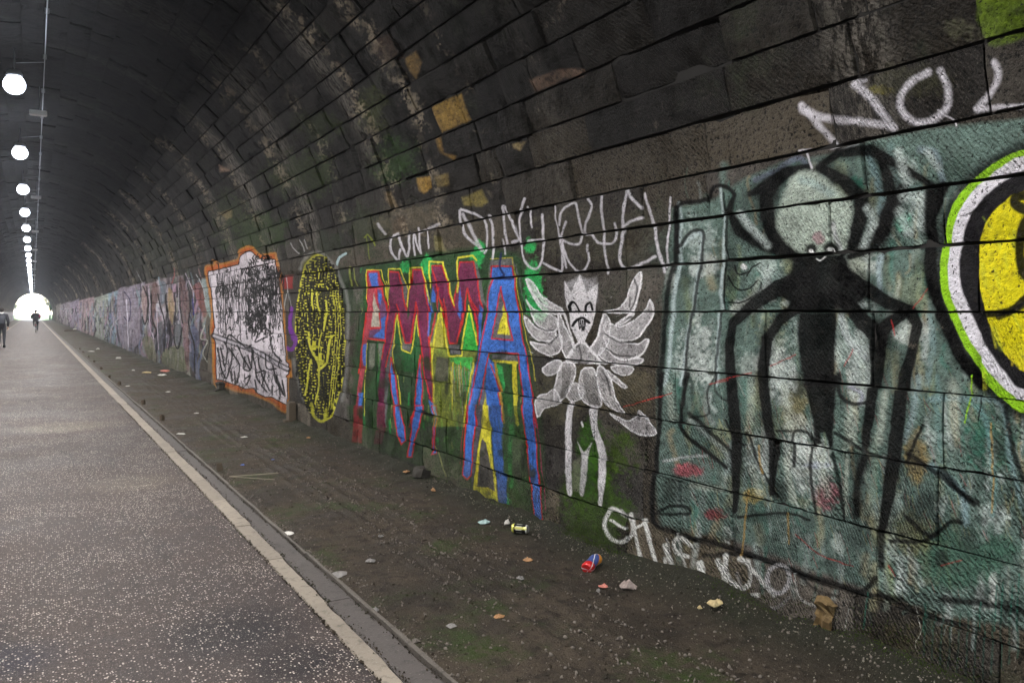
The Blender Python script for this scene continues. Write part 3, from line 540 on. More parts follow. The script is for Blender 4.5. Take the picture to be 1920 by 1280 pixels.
def paint_mural():
    r = random.Random(12)
    TE, TL, SP, PB = (104, 126, 118), (176, 192, 188), (3, 3, 4), (196, 212, 214)
    bgp = [(1262, 392), (1345, 372), (1400, 335), (1470, 305), (1560, 290), (1630, 262), (1760, 238), (1900, 225), (2150, 200), (2250, 1500), (1920, 1180), (1760, 1150), (1640, 1108), (1480, 1050), (1370, 1010), (1240, 985), (1228, 900), (1236, 700), (1245, 560)]
    poly(bgp, TE, .93, 10, grain=.2, var=.28)
    for i in range(620):
        x = r.uniform(1255, 2100); y = r.uniform(300, 1150)
        if y > 990 + (x - 1240) * .29: continue
        c = r.choice([TL, (90, 112, 104), (134, 144, 132), (158, 154, 122), (150, 160, 156), (70, 90, 80), (66, 120, 106), (34, 42, 40), (24, 28, 27), (164, 146, 112), (196, 204, 200), (132, 146, 112)])
        line([(x, y), (x + r.uniform(-5, 5), y + r.uniform(8, 30)), (x + r.uniform(-14, 14), y + r.uniform(30, 90))], r.uniform(2, 15), c, r.uniform(.3, .7), .9, grain=.46)
    for i in range(700):
        x = r.uniform(1290, 1920); y = r.uniform(690, 1100)
        if y > 990 + (x - 1240) * .28: continue
        line([(x, y), (x + r.uniform(4, 14), y + r.uniform(18, 44))], r.uniform(1, 2.2), r.choice([(176, 186, 176), (150, 146, 96), (40, 46, 42), (30, 36, 34), (96, 130, 118), (150, 60, 62), (60, 100, 90)]), r.uniform(.3, .65), .6, sm=False, grain=.4)
    for (x, y, rx, ry, c) in [(1290, 880, 34, 16, (176, 84, 96)), (1345, 965, 34, 16, (130, 46, 56)), (1530, 872, 30, 8, (50, 56, 140)), (1410, 930, 22, 16, (166, 150, 90)), (1548, 925, 34, 40, (150, 90, 100)), (1600, 345, 22, 16, (60, 150, 126)), (1690, 415, 20, 22, (60, 150, 120)),
                              (1850, 830, 60, 90, (50, 100, 84)), (1800, 1040, 120, 70, (58, 92, 76)), (1720, 850, 26, 60, (146, 126, 80)), (1700, 1000, 60, 50, (110, 112, 80)), (1330, 830, 14, 40, (50, 86, 76)), (1490, 760, 30, 60, (132, 124, 90)), (1560, 400, 60, 60, (150, 164, 152))]: blob(x, y, rx, ry, c, .8, .4)
    # pale and dark clouds of older paint under the drawing
    for i in range(210):
        x = r.uniform(1250, 2000); y = r.uniform(290, 1120)
        if y > 970 + (x - 1240) * .28 or y < max(300, 450 - (x - 1250) * .45): continue
        blob(x, y, r.uniform(12, 46), r.uniform(14, 60), r.choice([(182, 194, 190), (160, 172, 166), (200, 206, 200), (40, 50, 46), (28, 34, 32), (60, 76, 68), (140, 146, 116), (66, 84, 76)]), r.uniform(.35, .75), .46)
    for x0, y0, x1, y1 in [(1275, 600, 1345, 720), (1290, 470, 1340, 520), (1370, 560, 1420, 590), (1440, 640, 1490, 760), (1300, 640, 1330, 700), (1590, 620, 1640, 760), (1480, 820, 1560, 940), (1420, 800, 1450, 900)]:
        blob((x0 + x1) / 2, (y0 + y1) / 2, (x1 - x0) / 1.6, (y1 - y0) / 1.6, (196, 204, 200), .6, .42)
    def K(f, p, wd, a=.88, c=SP, s=.6, g=.05): line(f(*p), wd * 1.0, c, min(1, a + .08), s, grain=g, var=.3)
    # pale highlights of the panels beside the figure
    for f, p, wd, c in [(C_, ((410, 300), (415, 480), (410, 700), (400, 1000), (380, 1280)), 6, PB), (C_, ((200, 380), (195, 680), (165, 900), (130, 1280)), 7, PB), (C_, ((210, 590), (260, 540), (310, 530), (300, 640), (270, 900), (200, 1280)), 7, PB), (C_, ((1190, 640), (1195, 840)), 10, (160, 178, 184)),
                        (C_, ((1130, 110), (1180, 260), (1200, 420)), 14, (120, 146, 150)), (C_, ((1400, 110), (1480, 130), (1510, 270)), 12, (140, 158, 166)), (C_, ((1250, 90), (1300, 290), (1400, 310)), 14, (112, 140, 136)), (C_, ((1440, 930), (1460, 1100), (1430, 1280)), 12, (120, 144, 144)),
                        (C_, ((960, 160), (1000, 120), (1090, 80)), 6, (160, 164, 168)), (C_, ((590, 260), (700, 210), (800, 150), (840, 180)), 10, (130, 138, 160)), (C_, ((500, 430), (560, 500), (640, 590)), 12, (150, 156, 158)), (C_, ((1000, 940), (1040, 1060), (1130, 1150)), 12, (160, 164, 168)),
                        (C_, ((700, 960), (640, 1180), (620, 1280)), 14, (116, 130, 118)), (D_, ((1390, 20), (1370, 200), (1330, 330)), 12, (140, 160, 162)), (D_, ((1480, 20), (1490, 200), (1500, 440)), 10, (110, 140, 136)), (D_, ((1640, 130), (1730, 240), (1760, 500), (1760, 700)), 10, (110, 150, 148)),
                        (D_, ((1460, 130), (1700, 130), (1810, 170), (1850, 420), (1900, 660)), 10, (128, 156, 158)), (D_, ((1450, 460), (1600, 600), (1620, 740)), 14, (134, 160, 166)), (D_, ((240, 230), (400, 370), (460, 450)), 9, (150, 160, 158)), (D_, ((110, 440), (240, 415), (330, 410)), 5, (200, 204, 204)),
                        (D_, ((330, 60), (325, 180), (360, 250)), 9, (150, 160, 156)), (D_, ((720, 330), (740, 440), (800, 500)), 9, (160, 166, 160)), (D_, ((1180, 330), (1170, 560), (1150, 700)), 12, (128, 144, 130)), (C_, ((470, 900), (560, 850), (600, 760)), 10, (160, 166, 156)), (D_, ((1050, 60), (1110, 100), (1100, 150)), 8, (160, 160, 180))]:
        line(f(*p), wd, c, .7, .8, grain=.3)
    # outlines of the panels
    K(C_, ((190, 620), (185, 400), (330, 360), (370, 300), (430, 290), (480, 330)), 8); K(C_, ((185, 400), (180, 600), (150, 760), (120, 1000), (100, 1280)), 10, .85); K(D_, ((115, 0), (100, 200), (75, 450), (65, 680), (80, 760), (160, 790), (280, 830)), 9, .9)
    K(C_, ((200, 590), (250, 520), (310, 515), (315, 580), (290, 780), (240, 1100), (215, 1280)), 6, .8); K(D_, ((235, 0), (215, 120), (190, 240), (230, 310), (330, 390), (430, 470)), 8); K(D_, ((370, 0), (330, 90), (340, 200), (240, 220)), 4, .7)
    K(C_, ((425, 330), (430, 600), (415, 900), (370, 1280)), 5, .7); K(D_, ((240, 200), (330, 280), (450, 390), (470, 440)), 8, .8); K(D_, ((380, 0), (370, 80), (420, 130), (500, 130)), 4, .6)
    # eyes drawn left of the figure
    for p in [((440, 740), (480, 800), (540, 810), (590, 770)), ((440, 870), (520, 870), (600, 820), (610, 780)), ((470, 690), (500, 735), (550, 720)), ((600, 680), (560, 700), (540, 740))]: K(C_, p, 3.2, .85, BK, .4, 0)
    line(C_((515, 690), (525, 700)), 9, (226, 226, 226), .9, .4); 
    # pale head, dark body and the long limbs
    for p, ws in [([(480, 340), (445, 420), (500, 520), (610, 590), (780, 645)], [6, 12, 16, 14, 12]), ([(700, 250), (645, 340), (636, 440), (680, 550), (790, 640)], [14, 20, 22, 22, 12]),
                  ([(560, 330), (650, 290), (740, 225), (850, 195)], [8, 20, 18, 10]), ([(900, 200), (1000, 128), (1150, 108), (1290, 190), (1470, 298)], [10, 14, 18, 14, 9]), ([(930, 210), (1030, 270), (1100, 360), (1100, 450), (1070, 560), (1000, 632)], [14, 20, 22, 20, 20, 10]),
                  ([(1190, 130), (1235, 250), (1250, 380), (1220, 500), (1150, 590), (1050, 640)], [10, 18, 22, 22, 20, 10]), ([(1310, 300), (1250, 420), (1200, 540)], [14, 18, 12]), ([(1440, 330), (1450, 560), (1450, 700), (1500, 930), (1600, 1150), (1710, 1290)], [16, 18, 18, 18, 18, 16]), ([(1510, 290), (1450, 420)], [14, 16])]:
        taper(C_(*p), [q * 2.0 for q in ws], SP, .45, 16, .3, .3); taper(C_(*p), [q * 1.2 for q in ws], SP, .95, 5, .06, .3)
    for p, wd, a in [(((560, 330), (680, 250), (820, 200), (980, 220), (1080, 320), (1110, 460), (1060, 600)), 46, .6), (((520, 420), (600, 560), (760, 640)), 34, .5), (((640, 330), (660, 500), (740, 600)), 34, .65), (((1240, 200), (1290, 330), (1230, 500)), 40, .5), (((1440, 420), (1450, 700)), 26, .5), (((640, 1000), (560, 1200)), 26, .4), (((1200, 950), (1260, 1180)), 44, .55)]: K(C_, p, wd, a - .22, SP, .95, .4)
    for p, wd in [(((500, 430), (550, 490), (640, 590)), 14), (((1130, 400), (1165, 470), (1110, 590)), 14), (((1000, 790), (1060, 850), (1120, 880)), 12), (((720, 880), (790, 810)), 10), (((630, 720), (640, 800), (590, 860)), 16), (((1010, 960), (1050, 1060), (1140, 1140)), 14), (((1320, 340), (1420, 360), (1400, 480)), 22), (((660, 1000), (650, 1200)), 12), (((1300, 420), (1340, 520)), 18), (((1440, 120), (1490, 200)), 14), (((1290, 120), (1330, 270)), 16)]: line(C_(*p), wd, (196, 208, 204), .6, .8, grain=.35)
    for p, wd in [(((560, 40), (560, 240)), 14), (((720, 60), (760, 260)), 14), (((900, 420), (940, 600)), 14), (((1060, 180), (1060, 340)), 16), (((1230, 100), (1200, 340)), 14), (((560, 470), (590, 600)), 12), (((1560, 60), (1570, 300)), 20), (((730, 430), (760, 640)), 12), (((250, 560), (400, 580)), 10), (((150, 60), (160, 220)), 12), (((1030, 440), (1030, 700)), 10)]: line(D_(*p), wd, (190, 198, 184), .5, .85, grain=.4)
    poly(C_((830, 215), (900, 235), (970, 290), (1050, 380), (1050, 480), (1010, 600), (960, 640), (860, 640), (770, 600), (700, 520), (690, 430), (730, 330), (770, 250)), (170, 182, 170), .96, 10, sm=True, grain=.08, var=.3)
    line(C_((820, 260), (880, 280), (960, 330)), 14, (158, 180, 178), .6, .9); blob(*C_((900, 545))[0], 12, 14, (150, 110, 120), .7, .4); line(C_((960, 480), (985, 600)), 10, (176, 176, 180), .7, .8)
    K(C_, ((1440, 330), (1450, 560), (1450, 700), (1500, 930), (1600, 1150), (1700, 1280)), 20, .9); K(C_, ((1500, 300), (1450, 420)), 20, .8)
    poly(C_((790, 636), (1010, 632), (1050, 700), (1120, 800), (1110, 870), (980, 915), (820, 915), (750, 880), (690, 820), (750, 730)), SP, .97, 8, sm=True, grain=.04)
    D2C = lambda p: (p[0], p[1] + 1226.7)
    for p, ws in [([(840, 740), (700, 800), (570, 885), (468, 975), (452, 1080), (455, 1226), D2C((475, 190)), D2C((482, 420)), D2C((472, 690))], [26, 26, 20, 15, 15, 17, 20, 17, 9]),
                  ([(870, 850), (780, 890), (700, 960), (636, 1060), (610, 1226), D2C((640, 180)), D2C((668, 400)), D2C((652, 600))], [26, 22, 18, 17, 17, 16, 16, 9]),
                  ([(1000, 720), (1120, 800), (1230, 868), (1345, 918), (1382, 985), (1356, 1120), (1318, 1250), D2C((1295, 240)), D2C((1268, 450)), D2C((1240, 640)), D2C((1215, 780))], [28, 24, 22, 22, 17, 17, 20, 23, 24, 20, 12]),
                  ([(980, 840), (1060, 900), (1120, 985), (1185, 1040), (1180, 1226), D2C((1150, 200)), D2C((1128, 360))], [26, 24, 26, 30, 20, 17, 12]),
                  ([(1300, 930), (1215, 1000), (1195, 1120)], [20, 22, 14])]:
        taper(C_(*p), [q * 1.9 for q in ws], SP, .42, 16, .3, .3); taper(C_(*p), [q * 1.16 for q in ws], SP, .96, 4, .04, .3)
    for p, wd in [(((1120, 420), (1090, 560), (1090, 700)), 14), (((1200, 780), (1205, 960)), 14), (((990, 0), (1000, 100), (1060, 150), (1160, 140)), 7)]: K(D_, p, wd, .85)
    poly(C_((790, 920), (980, 920), (975, 1080), (970, 1240), (980, 1290), (820, 1290), (790, 1080)), SP, .97, 6, grain=.05); poly(D_((810, 0), (990, 0), (980, 140), (965, 370), (940, 380), (930, 300), (900, 300), (900, 350), (860, 360), (870, 240), (830, 100)), SP, .97, 5, grain=.05)
    for (x, y) in ((858, 605), (948, 600)):
        p = C_((x, y))[0]; line([p, (p[0] + 1, p[1] - 1)], 22, BK, .95, .4); line([(p[0], p[1] + 3), (p[0] + 1, p[1] + 4)], 10, (238, 238, 238), 1, .3)
    line(C_((880, 650), (900, 660), (925, 640)), 3, (220, 220, 220), .9, .4); K(C_, ((975, 620), (1050, 605), (1440, 600)), 3, .5)
    # thin drawing lines round the legs
    for p, wd in [(((770, 460), (770, 300), (820, 290), (860, 330), (850, 460), (880, 700)), 6), (((690, 285), (760, 285)), 4), (((960, 400), (1000, 560), (1020, 720)), 7), (((980, 300), (1060, 350), (1170, 410), (1420, 460)), 7), (((540, 300), (600, 470), (680, 620)), 5), (((430, 230), (470, 320), (520, 360)), 5),
                  (((1420, 260), (1360, 380), (1340, 440)), 6), (((1340, 400), (1480, 500), (1660, 650)), 9), (((1500, 480), (1600, 600), (1680, 640)), 12), (((1340, 720), (1450, 810), (1540, 740), (1600, 740)), 9), (((1250, 840), (1400, 840), (1470, 810)), 8), (((490, 720), (740, 700), (850, 730)), 5), (((90, 690), (160, 660), (235, 670), (235, 700), (80, 700)), 6),
                  (((320, 910), (480, 905), (640, 940), (820, 1010), (1040, 1080), (1180, 1110), (1300, 1130)), 9), (((280, 830), (430, 870), (560, 910), (760, 980), (1000, 1060), (1100, 1085), (1170, 1020)), 10), (((1180, 1100), (1240, 1130), (1400, 1200), (1640, 1270)), 8), (((1500, 1130), (1700, 1150), (1920, 1190)), 13),
                  (((800, 1000), (880, 1080), (1000, 1110)), 6), (((1530, 1230), (1700, 1280)), 4), (((1820, 170), (1870, 400), (1920, 540)), 9)]: K(D_, p, wd, .8)
    line(D_((20, 480), (200, 540), (430, 595), (660, 640)), 3, BK, .5, .5)
    for p in [((540, 590), (530, 700), (510, 850), (495, 920)), ((740, 700), (745, 850)), ((590, 360), (600, 440), (610, 500)), ((1750, 250), (1760, 420), (1755, 690))]: line(D_(*p), 4, (176, 142, 78), .75, .6, grain=.35)
    for p in [((0, 145), (60, 125), (110, 115)), ((340, 50), (440, 30)), ((1240, 960), (1270, 1010)), ((1500, 960), (1600, 930)), ((780, 800), (900, 900), (1060, 960))]: line(D_(*p), 2.5, (170, 48, 48), .7, .6, grain=.4)
    for p in [((650, 1190), (780, 1130)), ((1360, 900), (1440, 800)), ((1020, 1190), (1060, 1110)), ((1250, 960), (1270, 1040)), ((380, 1260), (560, 1220))]: line(C_(*p), 2.5, (176, 52, 52), .65, .6, grain=.45)
    for x, y0, y1 in [(1130, 1090, 1270), (1420, 1150, 1290), (1700, 1150, 1290), (1780, 1060, 1290), (1810, 1040, 1250), (1890, 1000, 1290), (1860, 1060, 1200)]: line(D_((x, y0), (x - 6, y1)), 3, (44, 104, 88), .7, .5, sm=False)
    for x in range(-60, 60): 
        if x % 9 == 0: line(Q(3, 3)((1560 + x * 7, 760), (1550 + x * 7, 1280 - abs(x) * 4)), 3.6, (40, 84, 72), .55, .6, sm=False, grain=.2)
    for p in [((1090, 690), (1130, 820), (1145, 900), (1115, 970), (1110, 1010)), ((610, 710), (590, 860), (575, 980))]: line(Q(3, 3)(*p), 1.8, (200, 200, 190), .8, .5)
    # the round black, white and lime piece at the right
    lime, yl = (146, 200, 38), (222, 210, 30)
    ring = C_((1920, 110), (1800, 165), (1700, 230), (1610, 310), (1540, 420), (1508, 560), (1500, 720), (1525, 880), (1590, 1040), (1680, 1200), (1740, 1290), (1830, 1375), (1920, 1425)) + [(2050, 790), (2170, 700), (2240, 560), (2220, 400), (2140, 300), (2030, 262)]
    w2 = C_((1920, 140), (1840, 175), (1740, 245), (1650, 330), (1580, 440), (1545, 560), (1540, 720), (1565, 870), (1625, 1020), (1710, 1170), (1800, 1280), (1870, 1340), (1920, 1365)) + [(2040, 766), (2150, 680), (2215, 550), (2196, 410), (2124, 315), (2025, 276)]
    b2 = C_((1920, 215), (1840, 255), (1760, 310), (1690, 380), (1630, 480), (1602, 580), (1600, 720), (1625, 850), (1680, 990), (1760, 1130), (1850, 1250), (1920, 1310)) + [(2030, 744), (2130, 665), (2190, 545), (2170, 420), (2108, 332), (2015, 296)]
    y2 = C_((1900, 320), (1830, 360), (1760, 430), (1705, 530), (1680, 640), (1690, 780), (1730, 940), (1800, 1090), (1880, 1180), (1940, 1220)) + [(2030, 705), (2110, 640), (2160, 545), (2140, 440), (2090, 360), (2000, 335)]
    line(smooth(ring, 3, True) + [ring[0]], 26, SP, .85, .8, sm=False)
    poly(ring, lime, 1, 1.5, sm=True, var=.15); poly(w2, (226, 222, 230), 1, 1.5, sm=True, var=.06); poly(b2, (24, 22, 26), 1, 4, sm=True, var=.3); poly(y2, yl, .97, 2, sm=True, grain=.05, var=.2)
    for i in range(70):
        x = r.uniform(1840, 2120); y = r.uniform(390, 700); line([(x, y), (x + r.uniform(-8, 14), y + r.uniform(10, 40))], r.uniform(3, 9), r.choice([(196, 200, 60), (226, 222, 50), (150, 170, 60), (214, 190, 20)]), .4, .8, sm=False, grain=.4)
    line(C_((1990, 330), (1890, 345), (1885, 385), (1960, 420)), 20, BK, .97, .3); line(C_((1960, 430), (1912, 500), (1895, 600), (1915, 720), (1970, 780)), 18, BK, .97, .3); line(C_((1720, 930), (1840, 912), (1900, 870), (1980, 800)), 15, BK, .97, .3)
    line(C_((1790, 945), (1850, 920), (1920, 880)), 12, BK, .9, .3); line(C_((1600, 440), (1660, 420), (1720, 370)), 2.4, BK, .8, .3); line(C_((1920, 270), (1780, 330), (1660, 430)), 6, BK, .5, .8)
    line(Q(3, 2)((1520, 260), (1520, 400), (1500, 500), (1475, 610)), 3, lime, .95, .3); line(Q(3, 2)((1605, 390), (1590, 500), (1575, 600)), 2.4, BK, .95, .3)

def paint_tags():
    W_, s = (222, 218, 226), .75
    def L(f, p, w_=4.2, a=.8, c=W_, sf=.6): line(f(*p), w_, c, a, sf, grain=.22)
    q = Q(1, 1)
    L(q, ((1060, 470), (1010, 500), (1005, 590), (1050, 670), (1085, 590)), 4); L(q, ((1065, 490), (1110, 600), (1130, 640), (1150, 570), (1135, 460)), 4); L(q, ((1190, 630), (1180, 470), (1235, 620), (1215, 430)), 3.4); L(q, ((1230, 460), (1280, 440), (1370, 400)), 5, .5); L(q, ((1285, 440), (1305, 500), (1310, 580)), 3.4)
    L(q, ((910, 400), (960, 470)), 5, .5); L(q, ((1530, 300), (1530, 400), (1570, 490), (1690, 600)), 4.4); L(q, ((1550, 330), (1600, 430), (1670, 580)), 6, .7); L(q, ((1540, 290), (1680, 350), (1735, 430), (1730, 550), (1710, 620)), 4.4)
    L(q, ((1740, 340), (1780, 440), (1775, 660)), 4.2); L(q, ((1850, 520), (1870, 630)), 3.6, .6); L(q, ((1885, 560), (1860, 390), (1850, 270), (1920, 380)), 4.2); line(q((815, 500), (845, 480), (890, 560)), 3, (128, 140, 30), .7, .5); line(q((825, 490), (850, 660)), 2.2, (120, 134, 30), .6, .5)
    for x in (700, 735): line(q((x, 720), (x + 20, 860)), 2.4, (150, 160, 70), .6, .6)
    q = Q(2, 1)
    for p, w_ in [(((0, 380), (40, 510)), 4), (((0, 540), (60, 515)), 5), (((110, 210), (60, 340), (55, 400), (70, 600), (120, 710), (190, 730), (230, 640), (235, 440), (225, 330)), 4.4), (((130, 270), (155, 430)), 3.4), (((120, 530), (235, 515)), 4),
                  (((315, 270), (335, 420), (360, 520), (380, 620), (370, 740), (330, 740), (240, 690)), 4.4), (((355, 400), (380, 300), (470, 240), (500, 300), (525, 440), (520, 530), (480, 550), (380, 520), (370, 480), (410, 380)), 4.2), (((380, 530), (405, 725)), 3.6),
                  (((385, 560), (440, 700), (520, 755), (580, 680), (570, 555)), 4.2), (((575, 210), (605, 280), (545, 460), (600, 480), (660, 540), (750, 545), (780, 490), (775, 390)), 4.2), (((675, 190), (690, 440), (720, 770)), 4.4),
                  (((870, 140), (840, 330), (820, 520), (810, 680), (850, 735), (960, 700), (1080, 640)), 5), (((830, 420), (900, 375), (975, 350)), 5), (((870, 140), (900, 200), (975, 280)), 5.5), (((990, 170), (1040, 300), (1080, 500), (1140, 760)), 5.5), (((1195, 200), (1180, 380), (1155, 720)), 4)]: L(q, p, w_, .82)
    q = Q(3, 0)
    for p, w_ in [(((490, 1095), (370, 930), (240, 790)), 11), (((250, 830), (480, 890), (700, 910), (930, 950)), 12), (((930, 950), (850, 840), (760, 720), (640, 630)), 13), (((1290, 530), (1345, 650), (1345, 780), (1260, 880), (1140, 920), (1020, 860), (990, 740), (1080, 610), (1200, 540)), 12),
                  (((1270, 820), (1340, 870), (1400, 900), (1415, 950)), 3), (((1700, 470), (1735, 540), (1710, 640), (1570, 810)), 12), (((1560, 815), (1740, 800), (1920, 795), (2100, 790)), 9), (((310, 1150), (340, 1260)), 4), (((230, 1130), (310, 1120)), 6)]: L(q, p, w_, .85, (214, 210, 218), .8)
    L(q, ((640, 610), (720, 600)), 8, .4); L(q, ((380, 880), (300, 840), (240, 800)), 14, .4)
    # letters at the foot of the wall
    q = Q(2, 3)
    for p, w_, a in [(((740, 60), (850, 120)), 5, .8), (((850, 20), (760, -30), (705, 40), (700, 120), (750, 200), (830, 215), (895, 150), (890, 60), (830, -10)), 7.5, .85), (((905, 10), (910, 110), (940, 250), (975, 360)), 7, .8), (((915, 120), (995, 80)), 5, .8), (((990, 60), (1040, 240), (1075, 360), (1105, 450)), 7, .8),
                     (((1150, 250), (1180, 340), (1240, 470), (1330, 560), (1380, 590), (1400, 470), (1400, 380)), 8, .7), (((1345, 250), (1270, 190), (1215, 220), (1240, 300), (1320, 330)), 7, .6), (((1420, 380), (1440, 500), (1520, 600), (1580, 600), (1590, 480), (1540, 360)), 9, .7), (((1600, 330), (1610, 470), (1700, 570), (1780, 520), (1770, 400), (1700, 350)), 9, .65),
                     (((1740, 370), (1850, 480), (1920, 560), (1970, 620)), 7, .7), (((1630, 560), (1680, 680)), 9, .55), (((1840, 620), (1740, 640), (1730, 700), (1820, 740), (1930, 720)), 9, .6), (((1150, 350), (1160, 450)), 6, .5)]: line(q(*p), w_ * 1.05, (224, 224, 220), min(1, a + .2), .5, grain=.12)
    for (x, y, rr) in [(1460, 1085, 20)]: line([(x + rr * math.cos(a), y + 1.3 * rr * math.sin(a)) for a in np.linspace(0, 6.4, 14)], 8, (190, 188, 190), .85, .6, grain=.2)
    for p in [((1490, 1075), (1500, 1120), (1530, 1135)), ((1250, 1010), (1262, 1060)), ((1270, 1000), (1290, 1075), (1335, 1100))]: line(list(p), 5, (190, 190, 186), .7, .6, grain=.2)
    line([(1380, 1075), (1400, 1120), (1450, 1140), (1480, 1120)], 7, (150, 148, 150), .5, .7, grain=.3)

def paint_base_wear():
    # rising damp and mud splash at the foot of the wall
    m = np.clip((-1.25 - TZ2 + (N2 - .5) * .5) * 3.5, 0, 1) * .45
    k = 1 - m; CA[:] = CA * k

paint_ground_stains(); paint_far(); paint_mural(); paint_amma(); paint_letter_wear(); paint_bird(); paint_disc(); paint_scroll(); paint_base_wear(); paint_tags()
def srgb(v): return np.where(v <= .0031308, v * 12.92, 1.055 * np.power(np.maximum(v, 1e-6), 1 / 2.4) - .055)
img = bpy.data.images.new('graffiti_colour', TW, TH, alpha=True)
img.alpha_mode = 'CHANNEL_PACKED'
buf = np.empty(SH + (4,), np.float32); buf[..., :3] = np.clip(srgb(np.clip(CR, 0, 1)), 0, 1); buf[..., 3] = CA
img.pixels.foreach_set(buf.ravel()); img.update(); img.pack()
del buf
# ------------------------------------------------------------------ materials
def stone_material():
    k = NT('sooty_stone'); P = k.pos()
    at = k.add('ShaderNodeAttribute', attribute_name='tint', attribute_type='GEOMETRY'); sep = k.add('ShaderNodeSeparateColor'); k.l.new(at.outputs['Color'], sep.inputs[0])
    br, hu, wr = sep.outputs[0], sep.outputs[1], sep.outputs[2]
    big = k.noise(P, .9, 4, .6); mid = k.noise(P, 6, 5, .62); fine = k.noise(P, 45, 5, .7); pit = k.noise(P, 95, 3, .6)
    dark = k.mix(hu, (.034, .031, .030), (.050, .041, .029)); lite = k.mix(hu, (.140, .126, .115), (.165, .135, .092))
    c = k.mix(k.ramp(k.math('ADD', k.math('MULTIPLY', br, .75), k.math('MULTIPLY', mid, .6)), .35, 1.1), dark, lite)
    # soot lies thickest on the crown of the vault, so the stone itself is blacker there
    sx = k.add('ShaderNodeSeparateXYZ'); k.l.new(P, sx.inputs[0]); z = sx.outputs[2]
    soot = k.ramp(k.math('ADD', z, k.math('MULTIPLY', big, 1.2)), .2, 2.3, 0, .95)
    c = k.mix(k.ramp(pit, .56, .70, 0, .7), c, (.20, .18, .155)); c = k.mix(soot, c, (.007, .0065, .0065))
    # mineral specks and pits
    c = k.mix(k.ramp(fine, .36, .48, .92, 0), c, (.006, .006, .006))
    hole = k.ramp(k.noise(P, 70, 2, .5), .30, .38, 1, 0)
    lime = k.math('MULTIPLY', k.ramp(k.noise(k.scale(P, (1, .45, 1)), 3.1, 6, .75), .60, .74), k.ramp(k.noise(k.scale(P, (2.2, 9, 2.2)), 4, 5, .7), .45, .65))
    c = k.mix(k.math('MULTIPLY', lime, .55), c, (.24, .20, .165))
    alg = k.math('MULTIPLY', k.ramp(k.noise(P, 1.3, 5, .7), .55, .72), k.ramp(mid, .4, .6)); c = k.mix(k.math('MULTIPLY', alg, .55), c, (.030, .042, .018))
    # rings of lime-washed, cleaner stone where one length of lining meets the next
    rg = k.ramp(k.noise(k.scale(P, (.10, 1, .10)), .62, 2, .5), .56, .66); rg = k.math('MULTIPLY', rg, k.ramp(k.noise(k.scale(P, (1, 2.5, 1)), 9, 5, .75), .43, .56)); rg = k.math('MULTIPLY', rg, k.ramp(z, .1, .9)); rg = k.math('MULTIPLY', rg, k.ramp(z, 3.4, 2.2, .3, 1))
    c = k.mix(k.math('MULTIPLY', rg, .75), c, (.16, .145, .125))
    # paint map of the right wall
    X, Y, Z = sx.outputs
    u = k.math('DIVIDE', k.math('SUBTRACT', k.math('LOGARITHM', k.math('MAXIMUM', k.math('ADD', Y, YS), .01), math.e), TU0), TU1 - TU0)
    v = k.math('DIVIDE', k.math('SUBTRACT', Z, TZ0), TZ1 - TZ0)
    cv = k.add('ShaderNodeCombineXYZ'); k.put(cv.inputs[0], u); k.put(cv.inputs[1], v)
    im = k.add('ShaderNodeTexImage', image=img, interpolation='Linear', extension='CLIP'); k.l.new(cv.outputs[0], im.inputs[0])
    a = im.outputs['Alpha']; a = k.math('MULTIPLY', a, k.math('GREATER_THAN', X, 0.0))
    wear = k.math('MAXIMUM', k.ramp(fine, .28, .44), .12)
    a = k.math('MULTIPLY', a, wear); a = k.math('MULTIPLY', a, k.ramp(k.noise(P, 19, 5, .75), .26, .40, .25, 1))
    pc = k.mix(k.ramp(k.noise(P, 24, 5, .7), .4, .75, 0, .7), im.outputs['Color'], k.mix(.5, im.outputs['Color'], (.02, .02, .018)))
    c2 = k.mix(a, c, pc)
    # older pieces on the left wall
    am = k.math('MULTIPLY', k.math('LESS_THAN', X, -2.0), k.ramp(k.math('ADD', Z, k.math('MULTIPLY', big, .6)), .5, .1))
    hue = k.add('ShaderNodeTexNoise'); k.put(hue.inputs['Vector'], k.scale(P, (1, .7, 1.2))); hue.inputs['Scale'].default_value = 1.6; hue.inputs['Detail'].default_value = 5
    c2 = k.mix(k.math('MULTIPLY', am, .75), c2, k.mix(.45, hue.outputs['Color'], (.35, .33, .36)))
    c2 = k.mix(k.math('MULTIPLY', hole, .85), c2, (.008, .008, .008))
    grv = k.math('MULTIPLY', k.math('MULTIPLY', k.ramp(k.noise(k.scale(P, (1, 1, 1)), 4, 4, .6), .40, .58), k.ramp(wr, .35, .5)), k.ramp(z, -.35, -.75))
    # relief: pitting, hewn undulation, slanting tool marks on some stones
    wv = k.add('ShaderNodeTexWave', wave_type='BANDS', bands_direction='DIAGONAL'); wv_v = k.add('ShaderNodeCombineXYZ'); sp_ = k.add('ShaderNodeSeparateXYZ'); k.l.new(P, sp_.inputs[0]); k.put(wv_v.inputs[1], k.math('MULTIPLY', sp_.outputs[1], k.math('SUBTRACT', k.math('MULTIPLY', hu, 1.5), 2.3))); k.put(wv_v.inputs[2], sp_.outputs[2]); k.put(wv.inputs['Vector'], wv_v.outputs[0]); wv.inputs['Scale'].default_value = 19; wv.inputs['Distortion'].default_value = 6.0; wv.inputs['Detail'].default_value = 3; wv.inputs['Detail Scale'].default_value = 2
    tool = k.math('MULTIPLY', wv.outputs['Fac'], k.ramp(wr, .45, .6, 0, 1))
    hgt = k.math('ADD', k.math('MULTIPLY', k.noise(P, 11, 4, .6), 1.1), k.math('ADD', k.math('MULTIPLY', fine, .9), k.math('MULTIPLY', pit, -.35)))
    hgt = k.math('ADD', hgt, k.math('MULTIPLY', k.math('MULTIPLY', wv.outputs['Fac'], grv), .5))
